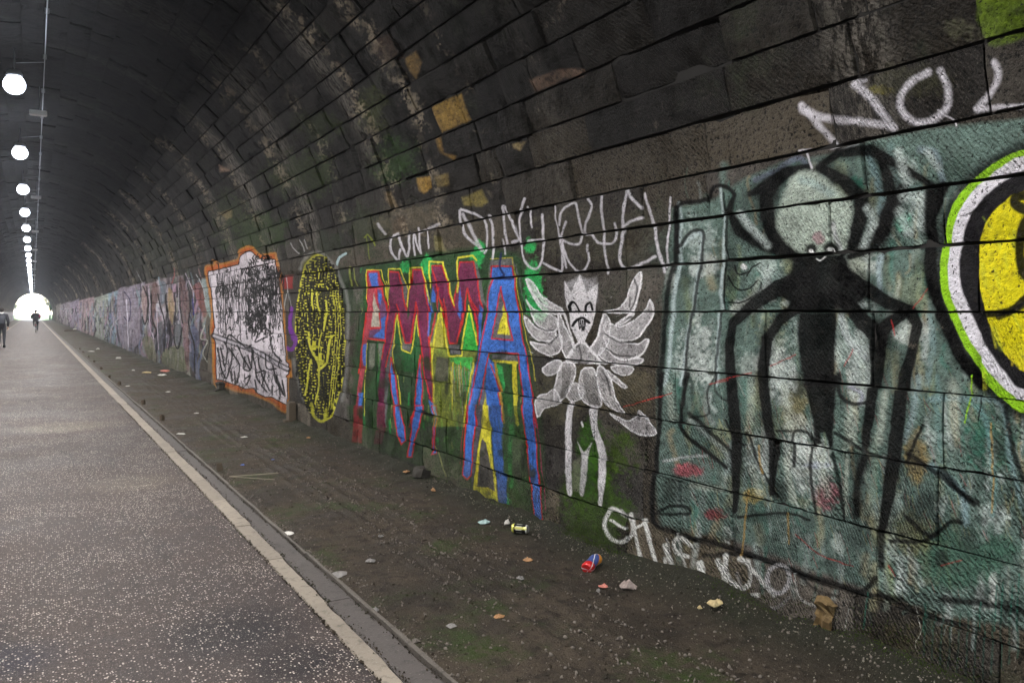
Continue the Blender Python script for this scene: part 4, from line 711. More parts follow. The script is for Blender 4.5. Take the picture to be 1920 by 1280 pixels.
    c2 = k.mix(k.math('MULTIPLY', k.math('MULTIPLY', k.ramp(wv.outputs['Fac'], .45, .15), grv), .5), c2, (.012, .012, .011)); hgt = k.math('ADD', hgt, k.math('MULTIPLY', tool, .28))
    n = k.bump(hgt, 1.0, .022)
    rough = k.ramp(mid, .3, .7, .6, .85)
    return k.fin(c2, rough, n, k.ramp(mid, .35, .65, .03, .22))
def ground_material():
    k = NT('damp_earth'); P = k.pos(); sx = k.add('ShaderNodeSeparateXYZ'); k.l.new(P, sx.inputs[0])
    a = k.noise(P, 2.2, 5, .6); b = k.noise(P, 18, 6, .7); f = k.noise(P, 120, 4, .7)
    c = k.mix(k.ramp(a, .35, .65), (.032, .025, .018), (.064, .050, .036)); c = k.mix(k.ramp(b, .45, .7, 0, .6), c, (.022, .018, .015))
    st = k.noise(k.scale(P, (26, 1.2, 1)), 1, 4, .6); c = k.mix(k.ramp(st, .56, .68, 0, .22), c, (.09, .075, .06)); c = k.mix(k.ramp(k.noise(P, 7, 6, .75), .5, .62, 0, .7), c, (.018, .014, .011))
    gz = k.math('MULTIPLY', k.ramp(k.noise(P, 1.5, 6, .72), .50, .66), k.ramp(b, .35, .55)); c = k.mix(k.math('MULTIPLY', gz, .8), c, (.030, .050, .010))
    wd = k.ramp(k.math('ADD', sx.outputs[0], k.math('MULTIPLY', a, .5)), 3.05, 3.4, 0, .8); c = k.mix(wd, c, (.020, .022, .014))
    c = k.mix(k.ramp(f, .66, .76, 0, .8), c, (.26, .24, .21))
    h = k.math('ADD', k.math('MULTIPLY', b, 1.0), k.math('MULTIPLY', f, .6)); h = k.math('ADD', h, k.math('MULTIPLY', k.noise(P, 55, 4, .6), .8))
    return k.fin(c, k.ramp(a, .3, .7, .55, .9), k.bump(h, 1.0, .022), .15)
def asphalt_material():
    k = NT('chipped_asphalt'); P = k.pos()
    a = k.noise(P, .8, 5, .6); b = k.noise(P, 7, 5, .65); f = k.noise(P, 160, 3, .6)
    c = k.mix(k.ramp(a, .3, .7), (.038, .029, .027), (.066, .052, .047)); c = k.mix(k.ramp(b, .5, .72, 0, .45), c, (.045, .042, .044))
    c = k.mix(k.ramp(k.noise(k.scale(P, (7, .8, 1)), 1, 4, .6), .56, .70, 0, .55), c, (.022, .019, .019))
    # dark wet stain by the kerb, ochre bloom further on
    for (p, r_, cc, am) in [(floor_at(440, 1180), .5, (.010, .009, .011), .95), (floor_at(560, 1240), .3, (.010, .009, .011), .95), (floor_at(700, 1240), .2, (.02, .02, .02), .8), (floor_at(120, 800), .9, (.15, .125, .09), .5), (floor_at(170, 712), .55, (.05, .045, .045), .6), (floor_at(10, 1240), .35, (.02, .022, .035), .7), (floor_at(250, 905), .6, (.15, .13, .10), .4)]:
        vm = k.add('ShaderNodeVectorMath', operation='DISTANCE'); k.put(vm.inputs[0], P); vm.inputs[1].default_value = p
        d = k.math('DIVIDE', vm.outputs['Value'], r_); c = k.mix(k.math('MULTIPLY', k.ramp(k.math('ADD', d, k.math('MULTIPLY', b, .9)), .75, 1.35, am, 0), k.ramp(b, .3, .6, .4, 1)), c, cc)
    v = k.add('ShaderNodeTexVoronoi', feature='F1'); k.put(v.inputs['Vector'], k.scale(P, (1, .8, 1))); v.inputs['Scale'].default_value = 84; v.inputs['Randomness'].default_value = 1
    cs = k.add('ShaderNodeSeparateColor'); k.l.new(v.outputs['Color'], cs.inputs[0])
    dens = k.ramp(k.noise(P, 2.2, 5, .7), .35, .65, .12, .58)
    chip = k.math('MULTIPLY', k.math('LESS_THAN', cs.outputs[0], dens), k.ramp(v.outputs['Distance'], .42, .30))
    cc = k.mix(cs.outputs[1], (.20, .17, .15), (.72, .64, .56)); v2 = k.add('ShaderNodeTexVoronoi', feature='F1'); k.put(v2.inputs['Vector'], P); v2.inputs['Scale'].default_value = 170; c_2 = k.add('ShaderNodeSeparateColor'); k.l.new(v2.outputs['Color'], c_2.inputs[0])
    c = k.mix(k.math('MULTIPLY', k.ramp(v2.outputs['Distance'], .45, .25), k.ramp(c_2.outputs[0], .55, 1, 0, .75)), c, (.30, .27, .245)); c = k.mix(k.math('LESS_THAN', c_2.outputs[1], .16), c, (.025, .022, .022))
    trk = k.ramp(k.noise(k.scale(P, (14, .9, 1)), 1, 5, .7), .58, .72); c = k.mix(k.math('MULTIPLY', k.math('MULTIPLY', trk, k.ramp(b, .4, .55)), .7), c, (.025, .022, .023))
    c = k.mix(k.math('MULTIPLY', chip, .85), c, cc)
    h = k.math('ADD', k.math('MULTIPLY', chip, .8), k.math('MULTIPLY', f, .5)); h = k.math('ADD', h, k.math('MULTIPLY', b, .5))
    return k.fin(c, k.ramp(a, .3, .7, .62, .8), k.bump(h, 1, .005), .12)
def concrete(name, lo, hi, speck=.5):
    k = NT(name); P = k.pos(); a = k.noise(P, 3, 5, .65); f = k.noise(P, 90, 4, .7); b = k.noise(P, 22, 5, .7)
    at = k.add('ShaderNodeObjectInfo').outputs['Random']
    c = k.mix(k.math('ADD', k.math('MULTIPLY', a, .8), k.math('MULTIPLY', at, .3)), lo, hi); c = k.mix(k.ramp(b, .5, .7, 0, .6), c, tuple(v * .35 for v in lo)); c = k.mix(k.ramp(f, .6, .75, 0, speck), c, (.5, .47, .42))
    return k.fin(c, .75, k.bump(k.math('ADD', b, f), .7, .006), .4)
M_stone, M_ground, M_asph = stone_material(), ground_material(), asphalt_material()
M_mortar = simple('dark_mortar', (.020, .019, .018), .95, var=.4, sc_=12, bmp=.5, spec=.2)  # the mortar's own dark colour, also used on the portal rings
M_kerb = concrete('worn_edging', (.12, .10, .08), (.25, .215, .17)); M_chan = concrete('gutter_grit', (.040, .034, .031), (.070, .060, .055), .3); M_rib = concrete('thin_edging', (.055, .046, .038), (.11, .095, .08))

# ------------------------------------------------------------------ the tunnel lining: coursed stones, each with its own edges
tunnel = tag(empty('stone_tunnel', (0, 60, GZ)), 'long arched railway tunnel of soot-black coursed stone with graffiti along its right wall', 'tunnel')
def a_of_m(m): return float(np.interp(m, _m, _pa[:_half]))
low = [2.0 - 1.93, 2.0 - 1.62]     # arc = z + 2 on the straight wall
bounds = low + [a_of_m(m) for m in (-.342, -.258, -.1715, -.0885, 0, .0735, .14, .207, .285, .358, .432, .518, .605, .703, .799, .913, 1.04)]
mid_a = ATOT / 2
n_ = round((mid_a - bounds[-1] - .12) / .262); stp = (mid_a - .125 - bounds[-1]) / n_
bounds += [bounds[-1] + stp * (i + 1) for i in range(n_)]
bounds = bounds + [ATOT - b for b in reversed(bounds)]
TR = [(1153, 160), (1215, 35), (1360, 85), (990, 228), (1106, 262), (1370, 200), (1326, 295), (1083, 105), (862, 200), (817, 225), (701, 231), (592, 240), (797, 300), (675, 301), (648, 83), (490, 155), (552, 210), (917, 108), (814, 101), (862, 10), (1524, 35), (1598, 105), (1557, 225), (1850, 165), (1838, 60), (1617, 310),
      (1623, 340), (1555, 430), (1627, 560), (1562, 620), (1634, 610), (1075, 360), (1325, 352), (1358, 455), (1358, 540), (1174, 550), (1042, 480), (1025, 530), (1435, 640), (1052, 720), (1265, 740), (1210, 830), (1114, 800), (1274, 940), (1448, 910), (1583, 900), (1768, 843), (1642, 1040), (1602, 1130), (1840, 740), (840, 690),
      (771, 737), (825, 735), (913, 880), (944, 650), (1310, 400), (1205, 390), (1040, 400), (900, 340), (755, 380), (640, 370), (625, 420), (540, 420), (665, 450)]
joints = {}
for (px, py) in TR:
    y, a, x, z = wall_at(px, py)
    ci = max(i for i in range(len(bounds)) if bounds[i] <= a); joints.setdefault(ci, []).append(y)
r = random.Random(21)
stones = []      # (course, a0, a1, y0, y1)
for ci in range(len(bounds) - 1):
    a0, a1 = bounds[ci], bounds[ci + 1]
    js = sorted(joints.get(ci, [])); lst = []
    for j in js:
        if not lst or j - lst[-1] > .22: lst.append(j)
    out = []
    def fill(lo, hi):
        y = lo
        while True:
            s = r.uniform(.42, 1.15) if r.random() < .8 else r.uniform(.28, .5)
            if y + s > hi - .25: break
            y += s; out.append(y)
    pts = [Y_IN] + lst + [Y_OUT]
    for lo, hi in zip(pts, pts[1:]):
        if hi - lo > 1.25: fill(lo, hi)
        out.append(hi)
    ys = [Y_IN] + out
    for y0, y1 in zip(ys, ys[1:]): stones.append((ci, a0, a1, y0, y1))
def stone_geo(st, rr, nu, nv):
    ci, a0, a1, y0, y1 = st; near = nu > 3
    up = a0 > 2.0
    g = (.0048 if up else .0025); gy = .0045 if up else .003
    prd = rr.uniform(-.006, .010) * (2.0 if a0 > 2.3 else 1)
    A = np.linspace(a0 + g + rr.uniform(-.002, .003), a1 - g - rr.uniform(-.002, .003), nv + 1); Yv = np.linspace(y0 + gy, y1 - gy, nu + 1)
    V = []; F_ = []
    tk = .008 if a0 > 2.3 else .005; tilt, tl2 = rr.uniform(-tk, tk), rr.uniform(-tk, tk)
    for i, y in enumerate(Yv):
        for j, a in enumerate(A):
            x, z, nx, nz = prof(a)
            e = (i in (0, nu)) + (j in (0, nv))
            d = prd - ((.008 if up else .004) if e else 0) - (.006 if e == 2 else 0) + tilt * (i / nu - .5) + tl2 * (j / nv - .5)
            ja = jy = 0
            if near:
                d += rr.uniform(-.003, .003)
                if j in (0, nv): ja = rr.uniform(0, .006 if up else .003) * (1 if j == 0 else -1)
                if e and rr.random() < (.10 if up else .06): d -= rr.uniform(.008, .022); ja *= 2
            if ja:
                x, z, nx, nz = prof(a + ja)
            V.append((x + nx * d, y + jy, z + nz * d))
    idx = lambda i, j: i * (nv + 1) + j
    for i in range(nu):
        for j in range(nv): F_.append((idx(i, j), idx(i, j + 1), idx(i + 1, j + 1), idx(i + 1, j)))
    ring = [(i, 0) for i in range(nu)] + [(nu, j) for j in range(nv)] + [(i, nv) for i in range(nu, 0, -1)] + [(0, j) for j in range(nv, 0, -1)]
    base = len(V)
    for (i, j) in ring:
        x, z, nx, nz = prof(A[j]); V.append((x - nx * .05, Yv[i], z - nz * .05))
    n = len(ring)
    for k in range(n):
        p, q = idx(*ring[k]), idx(*ring[(k + 1) % n]); F_.append((p, q, base + (k + 1) % n, base + k))
    return V, F_
def in_view(st):
    ci, a0, a1, y0, y1 = st; y = max((y0 + y1) / 2, .3); x, z, nx, nz = prof((a0 + a1) / 2)
    if z < GZ - .1: return 0
    D = x * ST + y * CT
    if D < .4: return 0
    u = 960 + FPX * (x * CT - y * ST) / D; v = HPY - FPX * z / D
    if not (-60 < u < 1990 and -60 < v < 1330): return 0
    P = []
    for (a, yy) in ((a0, y0), (a0, y1), (a1, y1), (a1, y0)):
        xx, zz, _, _ = prof(a); DD = max(xx * ST + yy * CT, .3); P.append((FPX * (xx * CT - yy * ST) / DD, FPX * zz / DD))
    return abs(sum(P[i][0] * P[(i + 1) % 4][1] - P[(i + 1) % 4][0] * P[i][1] for i in range(4)))
area = [(in_view(s), i) for i, s in enumerate(stones)]
top = set(i for a, i in sorted(area, reverse=True)[:296])
def tint_for(rr, st):
    br = rr.random() ** 1.7; hu = rr.random(); wr = rr.random()
    if st[1] < 1.5: wr = min(1, wr + .25)
    return br, hu, wr
MV, MF, MT = [], [], []
for i, st in enumerate(stones):
    rr = random.Random(i * 7 + 1)
    if i in top:
        V, F_ = stone_geo(st, rr, 8, 3)
        cx, cz, _, _ = prof((st[1] + st[2]) / 2); cy = (st[3] + st[4]) / 2
        o = mesh_obj('stone', [(v[0] - cx, v[1] - cy, v[2] - cz) for v in V], F_, M_stone, tunnel, (cx, cy - 60, cz - GZ))
        at = o.data.attributes.new('tint', 'FLOAT_COLOR', 'FACE'); t = tint_for(rr, st); at.data.foreach_set('color', np.tile(np.array((*t, 1), np.float32), len(F_)))
    else:
        far = st[3] > 40
        V, F_ = stone_geo(st, rr, 1 if far else 3, 1 if far else 2); b = len(MV); MV += V; MF += [tuple(b + q for q in f) for f in F_]; MT += [tint_for(rr, st)] * len(F_)
me = bpy.data.meshes.new('stonework')
me.from_pydata([(v[0], v[1] - 60, v[2] - GZ) for v in MV], [], MF); me.update(); me.materials.append(M_stone)
at = me.attributes.new('tint', 'FLOAT_COLOR', 'FACE'); at.data.foreach_set('color', np.concatenate([np.array(MT, np.float32), np.ones((len(MT), 1), np.float32)], 1).ravel())
o = link(bpy.data.objects.new('stonework', me), tunnel); o['kind'] = 'stuff'
# mortar bed behind the stones
A = np.linspace(0.02, ATOT - .02, 90); Ys = [Y_IN, 0, 10, 30, 60, 100, 140, Y_OUT]
V = []; F_ = []
for y in Ys:
    for a in A:
        x, z, nx, nz = prof(a); V.append((x - nx * .028, y - 60, z - nz * .028 - GZ))
for i in range(len(Ys) - 1):
    for j in range(len(A) - 1): k = i * len(A) + j; F_.append((k, k + 1, k + len(A) + 1, k + len(A)))
mesh_obj('mortar_bed', V, F_, M_mortar, tunnel)
# ring of dressed voussoirs closing each end
for yy, s in ((Y_IN, -1), (Y_OUT, 1)):
    V = []; F_ = []
    for a in np.linspace(.02, ATOT - .02, 70):
        x, z, nx, nz = prof(a)
        V += [(x, yy - 60, z - GZ), (x - nx * .55, yy - 60, z - nz * .55 - GZ), (x, yy + s * .3 - 60, z - GZ), (x - nx * .55, yy + s * .3 - 60, z - nz * .55 - GZ)]
    n = len(V) // 4
    for i in range(n - 1):
        a, b = i * 4, i * 4 + 4
        F_ += [(a, b, b + 2, a + 2), (a + 1, a + 3, b + 3, b + 1), (a + 2, b + 2, b + 3, a + 3), (a, a + 1, b + 1, b)]
    mesh_obj('portal_ring', V, F_, M_mortar, tunnel)

# ------------------------------------------------------------------ ground, path, kerb
def grid(name, xs, ys, zf, mat, kind='structure', parent=None):
    V = [(x, y, zf(x, y)) for y in ys for x in xs]; nx = len(xs)
    F_ = [(j * nx + i, j * nx + i + 1, (j + 1) * nx + i + 1, (j + 1) * nx + i) for j in range(len(ys) - 1) for i in range(nx - 1)]
    o = mesh_obj(name, V, F_, mat, parent, smooth=True); o['kind'] = kind; return o
def ysteps(a, b, s0=.035, gr=.012):
    o = [a]
    while o[-1] < b: o.append(o[-1] + max(s0, gr * max(o[-1], 0)) if o[-1] > .8 else o[-1] + .4)
    o[-1] = b; return o
ys = ysteps(Y_IN - 1, Y_OUT)
def ridges(x, y):
    e = 0
    for xr in (2.02, 2.14, 2.27, 2.40, 2.55):
        e += .015 * math.exp(-((x - xr - .02 * math.sin(y * 1.7 + xr * 9)) / .022) ** 2)
    return e * (1 if y < 12 else .4)
def zverge(x, y):
    n = mnoise.noise(Vector((x * 2.2, y * 1.6, 1))) * .018 + mnoise.noise(Vector((x * 9, y * 8, 5))) * .006 + mnoise.noise(Vector((x * 30, y * 26, 9))) * .0025
    k = min(1, max(0, (x - 1.56) / .12))
    up = .045 * max(0, (x - 2.8) / .42) ** 2.2 * (1 + 1.3 * mnoise.noise(Vector((y * 1.6, 0, 3))) + .5 * mnoise.noise(Vector((y * 7, x * 3, 3))))
    if y < 4.2: up += .05 * max(0, (x - 2.9) / .3) * min(1, (4.2 - y))
    return GZ + .004 + n * k + ridges(x, y) * k + up + (.0 if x > 1.6 else -.006)
grid('verge', list(np.linspace(1.545, 3.26, 72)), ys, zverge, M_ground)
ysL = ysteps(Y_IN - 1, Y_OUT, .3, .03)
grid('left_verge', list(np.linspace(-3.26, -1.93, 14)), ysL, lambda x, y: GZ + .004 + .02 * mnoise.noise(Vector((x * 3, y * 2, 0))) - .01, M_ground)
def zpath(x, y): return GZ + .004 * mnoise.noise(Vector((x * 1.5, y * .8, 7))) + .0015 * mnoise.noise(Vector((x * 9, y * 8, 2)))
grid('path', list(np.linspace(-1.92, 1.272, 60)), ysteps(Y_IN - 1, 240, .06, .02), zpath, M_asph)
k = NT('grass_field'); P = k.pos(); k.fin(k.mix(k.noise(P, .6, 5), (.05, .09, .02), (.10, .16, .04)), .9, None, .2)
M_grass = k.m
o = mesh_obj('ground', [(-300, -300, GZ - .06), (300, -300, GZ - .06), (300, 600, GZ - .06), (-300, 600, GZ - .06)], [(0, 1, 2, 3)], M_grass); o['kind'] = 'structure'
kerb = tag(empty('kerb', (1.33, 0, GZ)), 'worn pale concrete edging strip between the asphalt path and the dirt verge', 'kerb'); kerb['kind'] = 'structure'
r = random.Random(2)
def strip(name, x0, x1, zt, y0, y1, mat, rr, parent, nsub=8, bev=.006, jag=.004, depth=.10):
    V = []; F_ = []
    ys_ = np.linspace(y0 + .002, y1 - .002, nsub + 1)
    for y in ys_:
        j0, j1, h = rr.uniform(-jag, jag), rr.uniform(-jag, jag), rr.uniform(-.0015, .0015)
        V += [(x0 + j0, y, zt - depth), (x0 + j0, y, zt - bev + h), (x0 + j0 + bev, y, zt + h), ((x0 + x1) / 2, y, zt + h + rr.uniform(-.001, .001)), (x1 + j1 - bev, y, zt + h), (x1 + j1, y, zt - bev + h), (x1 + j1, y, zt - depth)]
    for i in range(nsub):
        for q in range(6): a = i * 7 + q; F_.append((a, a + 1, a + 8, a + 7))
    F_ += [tuple(range(6, -1, -1)), tuple(nsub * 7 + q for q in range(7))]
    o = mesh_obj(name, [(v[0] - 1.33, v[1], v[2] - GZ) for v in V], F_, mat, parent)
    return o
y = Y_IN
while y < 60:
    L_ = .914
    strip('edging_stone', 1.268, float(np.interp(y, [2, 7], [1.345, 1.388])) + r.uniform(-.004, .004), GZ + .012 + r.uniform(-.003, .003), y, y + L_, M_kerb, r, kerb); y += L_
o = strip('edging_run', 1.268, 1.385, GZ + .012, 60, Y_OUT, M_kerb, r, kerb, 60)
y = Y_IN
while y < 50:
    strip('gutter_slab', float(np.interp(y, [1, 7], [1.356, 1.394])), 1.505, GZ + .003 + r.uniform(-.003, .002), y, y + 1.83, M_chan, r, kerb, 10, .004, .006); y += 1.83
strip('gutter_run', 1.392, 1.505, GZ + .002, 50.4, Y_OUT, M_chan, r, kerb, 60)
y = Y_IN
while y < 50:
    strip('rib_board', 1.512, 1.534, GZ + .022 + r.uniform(-.006, .004), y, y + 2.4, M_rib, r, kerb, 14, .003, .004); y += 2.4
strip('rib_run', 1.512, 1.534, GZ + .02, 50.6, Y_OUT, M_rib, r, kerb, 60)
# left edge of the path
lk = tag(empty('kerb', (-1.93, 0, GZ)), 'pale concrete edging on the far left side of the path', 'kerb'); lk['kind'] = 'structure'
y = Y_IN
m = MB()
while y < Y_OUT - 1: m.box((0, y + .45, -.04), (.09, .905, .10), bev=0); y += .914
m.build('edging_run', M_kerb, lk)
# ------------------------------------------------------------------ lamps, conduit
M_lens = emit('lamp_lens', (.78, .85, 1.0), 2.0)
M_case = simple('lamp_case', (.32, .33, .35), .5, .2)
M_box = simple('white_box', (.80, .80, .80), .4, bmp=.02, var=.04)
M_steel = simple('galvanised_conduit', (.42, .43, .45), .35, .8, bmp=.05)
lamp_mesh = {}
def make_lamp():
    t = empty('tunnel_lamp', (LAMP_X, 0, LAMP_Z))
    m = MB(); m.lathe([(.02, .20), (.07, .195), (.095, .16), (.10, .115), (.085, .11)], 20); o = m.build('lamp_case', M_case, t, smooth=True)
    m = MB(); m.lathe([(.075, .115), (.110, .08), (.135, .02), (.132, -.04), (.104, -.09), (.058, -.12), (.012, -.128)], 22); m.build('lamp_lens', M_lens, t, smooth=True)
    m = MB(); m.tube((0, 0, .19), (0, 0, .52), .008, n=8); m.tube((0, 0, .505), (0, 0, .52), .06, n=12); m.build('hanger', M_steel, t)
    m = MB(); m.tube((.02, 0, .30), (.36, 0, .36), .005, n=6); m.build('cable', M_steel, t)
    return t
def copy_thing(src):
    c = src.copy(); col.objects.link(c)
    for ch in src.children:
        d = ch.copy(); col.objects.link(d); d.parent = c
        for g in ch.children: e = g.copy(); col.objects.link(e); e.parent = d
    return c
words = ['first', 'second', 'third', 'fourth', 'fifth', 'sixth', 'seventh', 'eighth', 'ninth', 'tenth']
proto = make_lamp(); first = True
nl = 0
for i in range(-4, 31):
    y = LAMP_Y0 + i * LAMP_DY
    if y > Y_OUT - 3: break
    t = proto if first else copy_thing(proto); first = False
    t.location = (LAMP_X, y, LAMP_Z); t['category'] = 'lamp'; t['group'] = 'lamps along the tunnel crown'
    if i < 0: t['label'] = 'bright round lamp on the crown above the picture, nearer than the first one seen'
    elif i < 10: t['label'] = 'bright bluish-white tunnel lamp, %s from the top of the row on the crown' % words[i]
    else: t['label'] = 'distant bright lamp in the merging far end of the row on the crown'
    ld = lamp_mesh.setdefault('L', None)
    if ld is None:
        ld = bpy.data.lights.new('lamp_light', 'AREA'); ld.shape = 'DISK'; ld.size = .26; ld.energy = LAMP_W; ld.color = (1.0, .975, .955); ld.spread = R(180); lamp_mesh['L'] = ld
    lo = bpy.data.objects.new('lamp_light', ld); link(lo, t); lo.location = (0, 0, -.14)
# white junction boxes between every second pair of lamps
def make_jbox():
    t = empty('junction_box', (0, 0, 0)); m = MB(); m.box((0, 0, 0), (.25, .16, .065), bev=.008); m.build('box_body', M_box, t)
    m = MB(); m.box((0, 0, -.036), (.22, .13, .006)); m.build('lid', M_box, t); m = MB(); m.tube((.02, 0, .03), (.02, 0, .42), .01, n=6); m.build('stem', M_steel, t)
    return t
jb = make_jbox(); first = True
for n, i in enumerate(range(0, 22, 2)):
    t = jb if first else copy_thing(jb); first = False
    t.location = (.07, LAMP_Y0 + i * LAMP_DY + 2.0, 3.17); t['category'] = 'junction box'; t['group'] = 'white boxes on the conduit'
    t['label'] = ('white oblong box hanging on the conduit just past the %s lamp' % words[i]) if i < 10 else 'small far white box beside the merging row of lamps'
m = MB(); P0 = None
y = Y_IN
while y < Y_OUT - 3: m.tube((.14, y, 3.50), (.14, y + 3, 3.50), .007, n=8); y += 3
cd = m.build('conduit', M_steel); tag(cd, 'thin shiny metal conduit running along the crown above the lamps', 'conduit')
clip = None; y = Y_IN + 1
while y < Y_OUT - 3:
    if clip is None: m = MB(); m.box((0, 0, 0), (.05, .02, .06)); clip = m.build('clip', M_steel, cd); q = clip
    else: q = link(clip.copy(), cd)
    q.location = (.14, y, 3.535); y += 2

# ------------------------------------------------------------------ outside the far portal
M_bark = simple('bark', (.10, .08, .06), .9)
k = NT('foliage'); oi = k.pos(); nn = k.noise(oi, .8, 4); k.fin(k.mix(nn, (.02, .065, .02), (.045, .12, .035)), .6, None, .3); k.put(k.b.inputs['Subsurface Weight'], 0.0)
M_leaf = k.m
def tree(x, y, h, rad, seed, label):
    r = random.Random(seed); t = tag(empty('tree', (x, y, GZ)), label, 'tree', 'trees beyond the far portal')
    m = MB(); m.tube((0, 0, 0), (.1, 0, h * .55), .16, .08, 8)
    for i in range(5): a = r.uniform(0, 6.3); z = h * r.uniform(.3, .55); m.tube((.05, 0, z), (math.cos(a) * rad * .6, math.sin(a) * rad * .6, z + h * .25), .06, .02, 6)
    m.build('trunk', M_bark, t)
    V, F_ = [], []
    cl = [(r.gauss(0, .45) * rad, r.gauss(0, .45) * rad, h * .62 + r.gauss(0, .17) * h, r.uniform(.35, .8)) for _ in range(26)]
    for i in range(2600):
        c = r.choice(cl); p = Vector((c[0] + r.gauss(0, .5) * c[3], c[1] + r.gauss(0, .5) * c[3], c[2] + r.gauss(0, .5) * c[3])); q = Matrix.Rotation(r.uniform(0, 6), 3, Vector((r.uniform(-1, 1), r.uniform(-1, 1), r.uniform(-1, 1) + .01)).normalized()); s = r.uniform(.07, .14); b = len(V)
        V += [p + q @ Vector(v) for v in ((-s, 0, 0), (0, s * .5, 0), (s, 0, 0), (0, -s * .5, 0))]; F_.append((b, b + 1, b + 2, b + 3))
    mesh_obj('crown', V, F_, M_leaf, t)
tree(-3.6, 190, 5.2, 1.3, 1, 'small leafy tree at the left edge of the far portal opening')
tree(3.7, 189, 6.8, 1.8, 2, 'bushy tree hanging over the upper right of the far portal opening')
tree(2.9, 187, 6.2, 1.2, 7, 'leafy sapling arching over the right haunch of the far portal'); tree(5.5, 198, 8, 2.6, 3, 'taller tree behind the bushy one at the right of the far portal'); tree(-6.5, 206, 7, 2.4, 4, 'pale tree well behind the small one, left of the path outside')
def bank(x0, x1, label):
    xs = np.linspace(x0, x1, 8); return grid('bank', list(xs), list(np.linspace(184, 260, 30)), lambda x, y: GZ - .04 + .5 * max(0, abs(x) - 2.8) + .15 * mnoise.noise(Vector((x, y * .5, 3))), M_grass)
bank(2.3, 14, ''); bank(-14, -2.4, '')

# ------------------------------------------------------------------ people
def skin_body(name, chains, mat, parent, sub=1):
    "one continuous surface grown round a jointed skeleton; chains share joints by name"
    J = {}; V = []; E_2 = []; Rr = []
    def vid(n, p=None, rad=None):
        if n not in J: J[n] = len(V); V.append(p); Rr.append(rad)
        return J[n]
    for ch in chains:
        prev = None
        for (n, p, rad) in ch:
            i = vid(n, p, rad)
            if prev is not None: E_2.append((prev, i))
            prev = i
    me = bpy.data.meshes.new(name); me.from_pydata(V, E_2, []); o = bpy.data.objects.new(name, me); link(o, parent)
    md = o.modifiers.new('skin', 'SKIN'); md.use_smooth_shade = True
    for i, rad in enumerate(Rr): me.skin_vertices[0].data[i].radius = (rad if isinstance(rad, tuple) else (rad, rad))
    me.skin_vertices[0].data[0].use_root = True
    s = o.modifiers.new('sub', 'SUBSURF'); s.levels = sub; s.render_levels = sub
    me.materials.append(mat)
    dg = bpy.context.evaluated_depsgraph_get(); dg.update(); ev = bpy.data.meshes.new_from_object(o.evaluated_get(dg)); o.modifiers.clear(); o.data = ev
    return o
M_coat = simple('dark_jacket', (.022, .022, .028), .8, sc_=14); M_trs = simple('dark_trousers', (.018, .018, .024), .85, sc_=14); M_skin = simple('skin', (.42, .26, .20), .6, var=.08); M_hair = simple('dark_hair', (.02, .015, .012), .7); M_shoe = simple('black_shoe', (.015, .015, .017), .5)
M_pack = simple('grey_rucksack', (.035, .038, .048), .8, sc_=20); M_white = simple('white_collar', (.6, .6, .6), .8)
def hand(p, d, side, parent_chain_name, mat, t):
    # palm and five fingers as one grown surface
    p = Vector(p); d = Vector(d).normalized(); s = Vector((side, 0, 0)); ch = [[('w', tuple(p), .026), ('p', tuple(p + d * .05), (.038, .02)), ('k', tuple(p + d * .085), (.036, .016))]]
    for i, (o_, l) in enumerate(((-.027, .062), (-.009, .072), (.009, .068), (.026, .052))):
        q = p + d * .088 + Vector((0, o_, 0)); ch.append([('k', None, None), ('f%da' % i, tuple(q + d * .012), .0095), ('f%db' % i, tuple(q + d * l * .6 + s * -.006), .0085), ('f%dc' % i, tuple(q + d * l + s * -.016), .007)])
    q = p + d * .03; ch.append([('p', None, None), ('t1', tuple(q + Vector((0, .04, 0))), .011), ('t2', tuple(q + Vector((0, .055, 0)) + d * .035), .009)])
    return skin_body('hand', ch, mat, t, 1)
